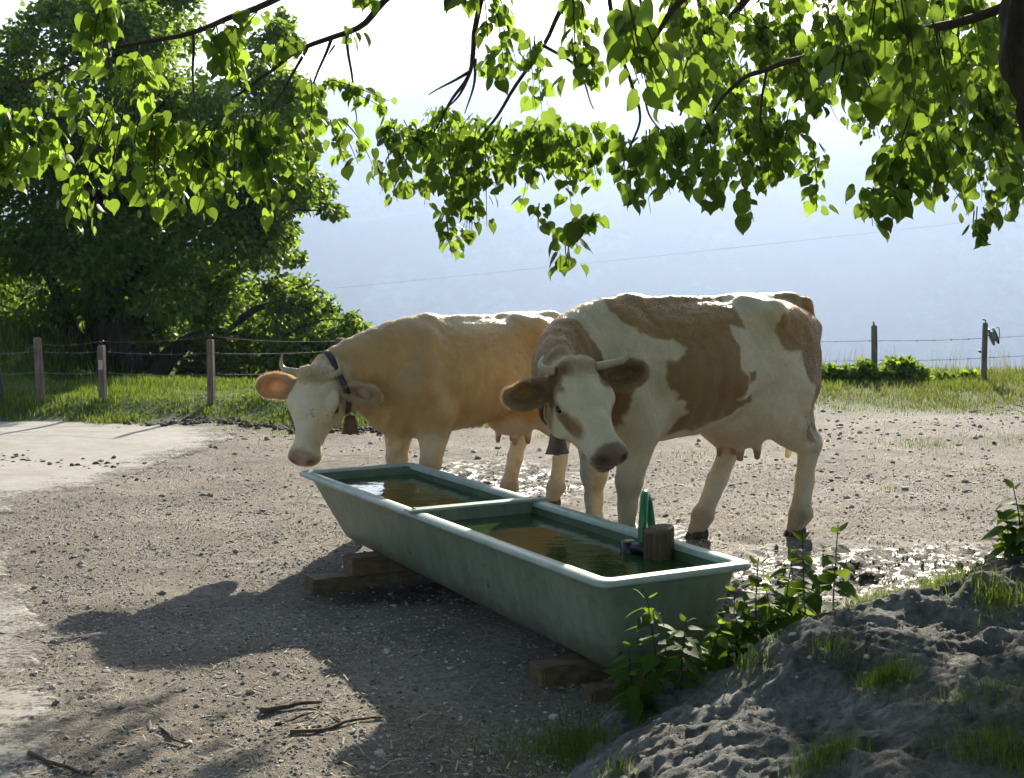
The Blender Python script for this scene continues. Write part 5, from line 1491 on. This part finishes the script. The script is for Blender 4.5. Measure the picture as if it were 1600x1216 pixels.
# ------------------------------------------------------------------ gravel, litter, sticks
ico = bmesh.new(); bmesh.ops.create_icosphere(ico, subdivisions=1, radius=1); ico.verts.ensure_lookup_table()
IV = np.array([v.co[:] for v in ico.verts]); IT = np.array([[v.index for v in fc.verts] for fc in ico.faces]); ico.free()
bmq = Mat('stone')
bmq.set(Base_Color=bmq.mix(bmq.attr('tint').outputs['Fac'], (.10, .085, .07), (.58, .54, .49)), Roughness=.85, Specular_IOR_Level=.3)
def stones(name, xy, r, label, flat=.55, embed=.35, zf=height):
    n = len(xy); z = zf(xy[:, 0], xy[:, 1])
    k = len(IV)
    sc = np.stack([r * rng.uniform(.7, 1.4, n), r * rng.uniform(.7, 1.2, n), r * flat * rng.uniform(.7, 1.3, n)], 1)
    a = rng.random(n) * 6.283; ca_, sa_ = np.cos(a), np.sin(a)
    jit = 1 + rng.uniform(-.22, .22, (n, k, 1))
    L = IV[None] * jit * sc[:, None]
    X = L[..., 0] * ca_[:, None] - L[..., 1] * sa_[:, None]; Y = L[..., 0] * sa_[:, None] + L[..., 1] * ca_[:, None]
    Z = L[..., 2] + (rng.uniform(-.25, .25, n)[:, None]) * X
    V = np.stack([X + xy[:, :1], Y + xy[:, 1:], Z + (z + sc[:, 2] * (1 - 2 * embed))[:, None]], -1)
    T = (IT[None] + (np.arange(n) * k)[:, None, None]).reshape(-1, 3)
    me = mesh_np(name, V.reshape(-1, 3), T=T, smooth=False)
    colattr(me, np.repeat(rng.random(n) ** 1.3, k)[:, None] * np.ones((1, 3)))
    return tag(obj(name, me, bmq.m), label, kind='stuff')
def scatter(n, x0, x1, y0, y1, p, f=None):
    y = y0 + (y1 - y0) * rng.random(n) ** p; x = rng.uniform(x0, x1, n) * (.35 + .65 * y / y1)
    k = np.ones(n, bool)
    ed = np.interp(y, pe[:, 1], pe[:, 0])
    k &= (x > ed - .05) | (rng.random(n) < .04)
    k &= ~((mound_h(x, y) > .03))
    if f is not None: k &= rng.random(n) < f(x, y)
    return np.stack([x, y], 1)[k]
xy = scatter(70000, -4.2, 5.2, 4.0, 11, 1.6, lambda x, y: np.clip(.55 + .6 * fbm2(x, y, 1.3, 3, 3), .08, 1))
stones('gravel', xy, .0035 + .006 * rng.random(len(xy)) ** 2.5, 'fine pale gravel covering the yard')
xy = scatter(2600, -4.2, 5.5, 4.0, 13, 1.4, lambda x, y: np.clip(.4 + .8 * fbm2(x, y, .9, 3, 8), .05, 1))
stones('gravel', xy, .008 + .012 * rng.random(len(xy)) ** 2, 'coarser stones lying among the gravel')
xy = scatter(6500, -5, 8, 9, 16.5, 1.0, lambda x, y: np.clip(.3 + .8 * fbm2(x, y, .7, 3, 5), .05, 1) * (.3 + .7 * sstep(11, 14.5, y)))
stones('gravel', xy, .008 + .022 * rng.random(len(xy)) ** 3, 'grey stones strewn towards the back of the yard')
n = 1800; x = rng.uniform(.1, 3.0, n); y = rng.uniform(3.0, 5.6, n); k = (mound_h(x, y) > .05) & (fbm2(x, y, 2.4, 3, 6.) > -.1)
stones('mound_rubble', np.stack([x, y], 1)[k], .003 + .011 * rng.random(int(k.sum())) ** 3, 'crumbs of earth and stone lying on the rock mound', .7, .4, mound_surface)
# clods and dark lumps below the verge
x = rng.uniform(-5, -.6, 1400); y = bank(x, x) - .12 + rng.normal(0, .13, 1400); k = rng.random(1400) < sstep(-4.2, -2.4, x)
cm = stones('earth_clods', np.stack([x, y], 1)[k], .012 + .03 * rng.random(int(k.sum())) ** 2, 'dark earth clods along the edge of the grass verge')
cm.data.materials[0] = mat_simple('clod', (.03, .022, .015), (.10, .08, .06), 30, .9, 0)
# dark crumbs of dung and earth dropped on the lane
q = []
for (cx_, cy_, sx_, sy_, n_) in ((60, 722, 45, 5, 60), (130, 724, 40, 5, 60), (215, 747, 10, 4, 10), (20, 716, 20, 4, 25), (330, 700, 6, 3, 5), (95, 855, 30, 5, 8)):
    for k in range(n_):
        a_ = random.gauss(cx_, sx_), random.gauss(cy_, sy_); x_ = (a_[0] - 800) / FPX; v_ = (608 - a_[1]) / FPX; t_ = -CAMH / (-_sa + v_ * _ca)
        q.append((x_ * t_, (_ca + v_ * _sa) * t_))
cm2 = stones('dung_crumbs', np.array(q), .008 + .02 * rng.random(len(q)) ** 2, 'dark crumbs of dung scattered on the pale lane', .5, .2)
cm2.data.materials[0] = cm.data.materials[0]
# litter: straw, bark chips, tiny twigs
n = 9000
y = 4.0 + 9 * rng.random(n) ** 1.5; x = rng.uniform(-4, 5, n) * (.35 + .65 * y / 13)
k = (x > np.interp(y, pe[:, 1], pe[:, 0])) & (mound_h(x, y) < .03); x, y = x[k], y[k]; n = len(x)
a = rng.random(n) * 3.1416; L = rng.uniform(.008, .035, n); w = rng.uniform(.0012, .003, n)
z = height(x, y) + .006
dx, dy = np.cos(a) * L, np.sin(a) * L; qx, qy = -np.sin(a) * w, np.cos(a) * w
tz = rng.uniform(-.004, .01, n)
V = np.stack([np.stack([x - dx - qx, y - dy - qy, z], 1), np.stack([x - dx + qx, y - dy + qy, z + .001], 1), np.stack([x + dx + qx, y + dy + qy, z + tz], 1), np.stack([x + dx - qx, y + dy - qy, z + tz], 1)], 1)
me = mesh_np('litter', V.reshape(-1, 3), np.arange(n * 4).reshape(n, 4)); colattr(me, np.repeat(rng.random(n), 4)[:, None] * np.ones((1, 3)))
lt = Mat('litter'); lt.set(Base_Color=lt.mix(lt.attr('tint').outputs['Fac'], (.05, .035, .02), (.42, .34, .20)), Roughness=.8)
tag(obj('litter', me, lt.m), 'bits of straw, bark and dry leaf strewn over the yard', kind='stuff')
def stick(pts, r, label):
    P = np.array([[p[0], p[1], gz(p[0], p[1]) + r + (p[2] if len(p) > 2 else 0)] for p in pts])
    O = P[0].copy(); P = smooth_path(P, 6); P = P + .006 * np.stack([fbm(P * 14 + q * 5, 2) for q in range(3)], 1)
    o = empty('stick', tuple(O))
    MB().tube(P - O, np.linspace(r, r * .45, len(P)), 8).build('wood', M['stick'], o)
    m = len(P) // 2
    sp_ = np.array([random.uniform(-.05, .05), random.uniform(.02, .05), .012])
    MB().tube(np.array([P[m] - O, P[m] - O + sp_ * .6, P[m] - O + sp_]), [r * .5, r * .4, r * .25], 6).build('side_twig', M['stick'], o)
    tag(o, label, 'stick', 'sticks lying in the yard')
def gp(px, py):
    x = (px - 800) / FPX; v = (608 - py) / FPX; rz_ = -_sa + v * _ca; t = -CAMH / rz_
    return (x * t, (_ca + v * _sa) * t)
stick([gp(408, 1112), gp(440, 1106), gp(470, 1100), gp(500, 1096)], .012, 'thick short dark stick lying in the sunlit gravel')
stick([gp(430, 1128), gp(460, 1120), gp(490, 1111)], .006, 'thin short stick just below the thick dark stick')
stick([gp(455, 1143), gp(510, 1135), gp(555, 1122), gp(600, 1113)], .008, 'long stick reaching into the shadow of the trough')
stick([gp(48, 1182), gp(80, 1195), gp(115, 1206), gp(150, 1210)], .009, 'dark stick on the lane edge in the bottom corner')
stick([gp(252, 1140), gp(272, 1158), gp(298, 1163)], .006, 'small bent twig in the gravel near the bottom edge')
stick([gp(-5, 990), gp(40, 994), gp(70, 1004), (gp(95, 1012)[0], gp(95, 1012)[1], .01)], .005, 'slender curved twig on the lane at the left picture edge')

# ------------------------------------------------------------------ air in the valley
hz = Mat('haze')
hz.n.remove(hz.b)
pv = hz.node('ShaderNodeVolumePrincipled')
pv.inputs['Color'].default_value = (.34, .43, .615, 1)
pv.inputs['Density'].default_value = 3.6e-4
pv.inputs['Anisotropy'].default_value = .5
hz.link(pv.outputs[0], hz.out.inputs['Volume'])
bm = bmesh.new(); bmesh.ops.create_cube(bm, size=1)
for v in bm.verts:
    v.co = Vector((v.co.x * 19000, -400 if v.co.y < 0 else 9400, -440 if v.co.z < 0 else 580))
me = bpy.data.meshes.new('haze'); bm.to_mesh(me); bm.free()
tag(obj('haze', me, hz.m), 'pale blue haze filling the valley', kind='stuff')
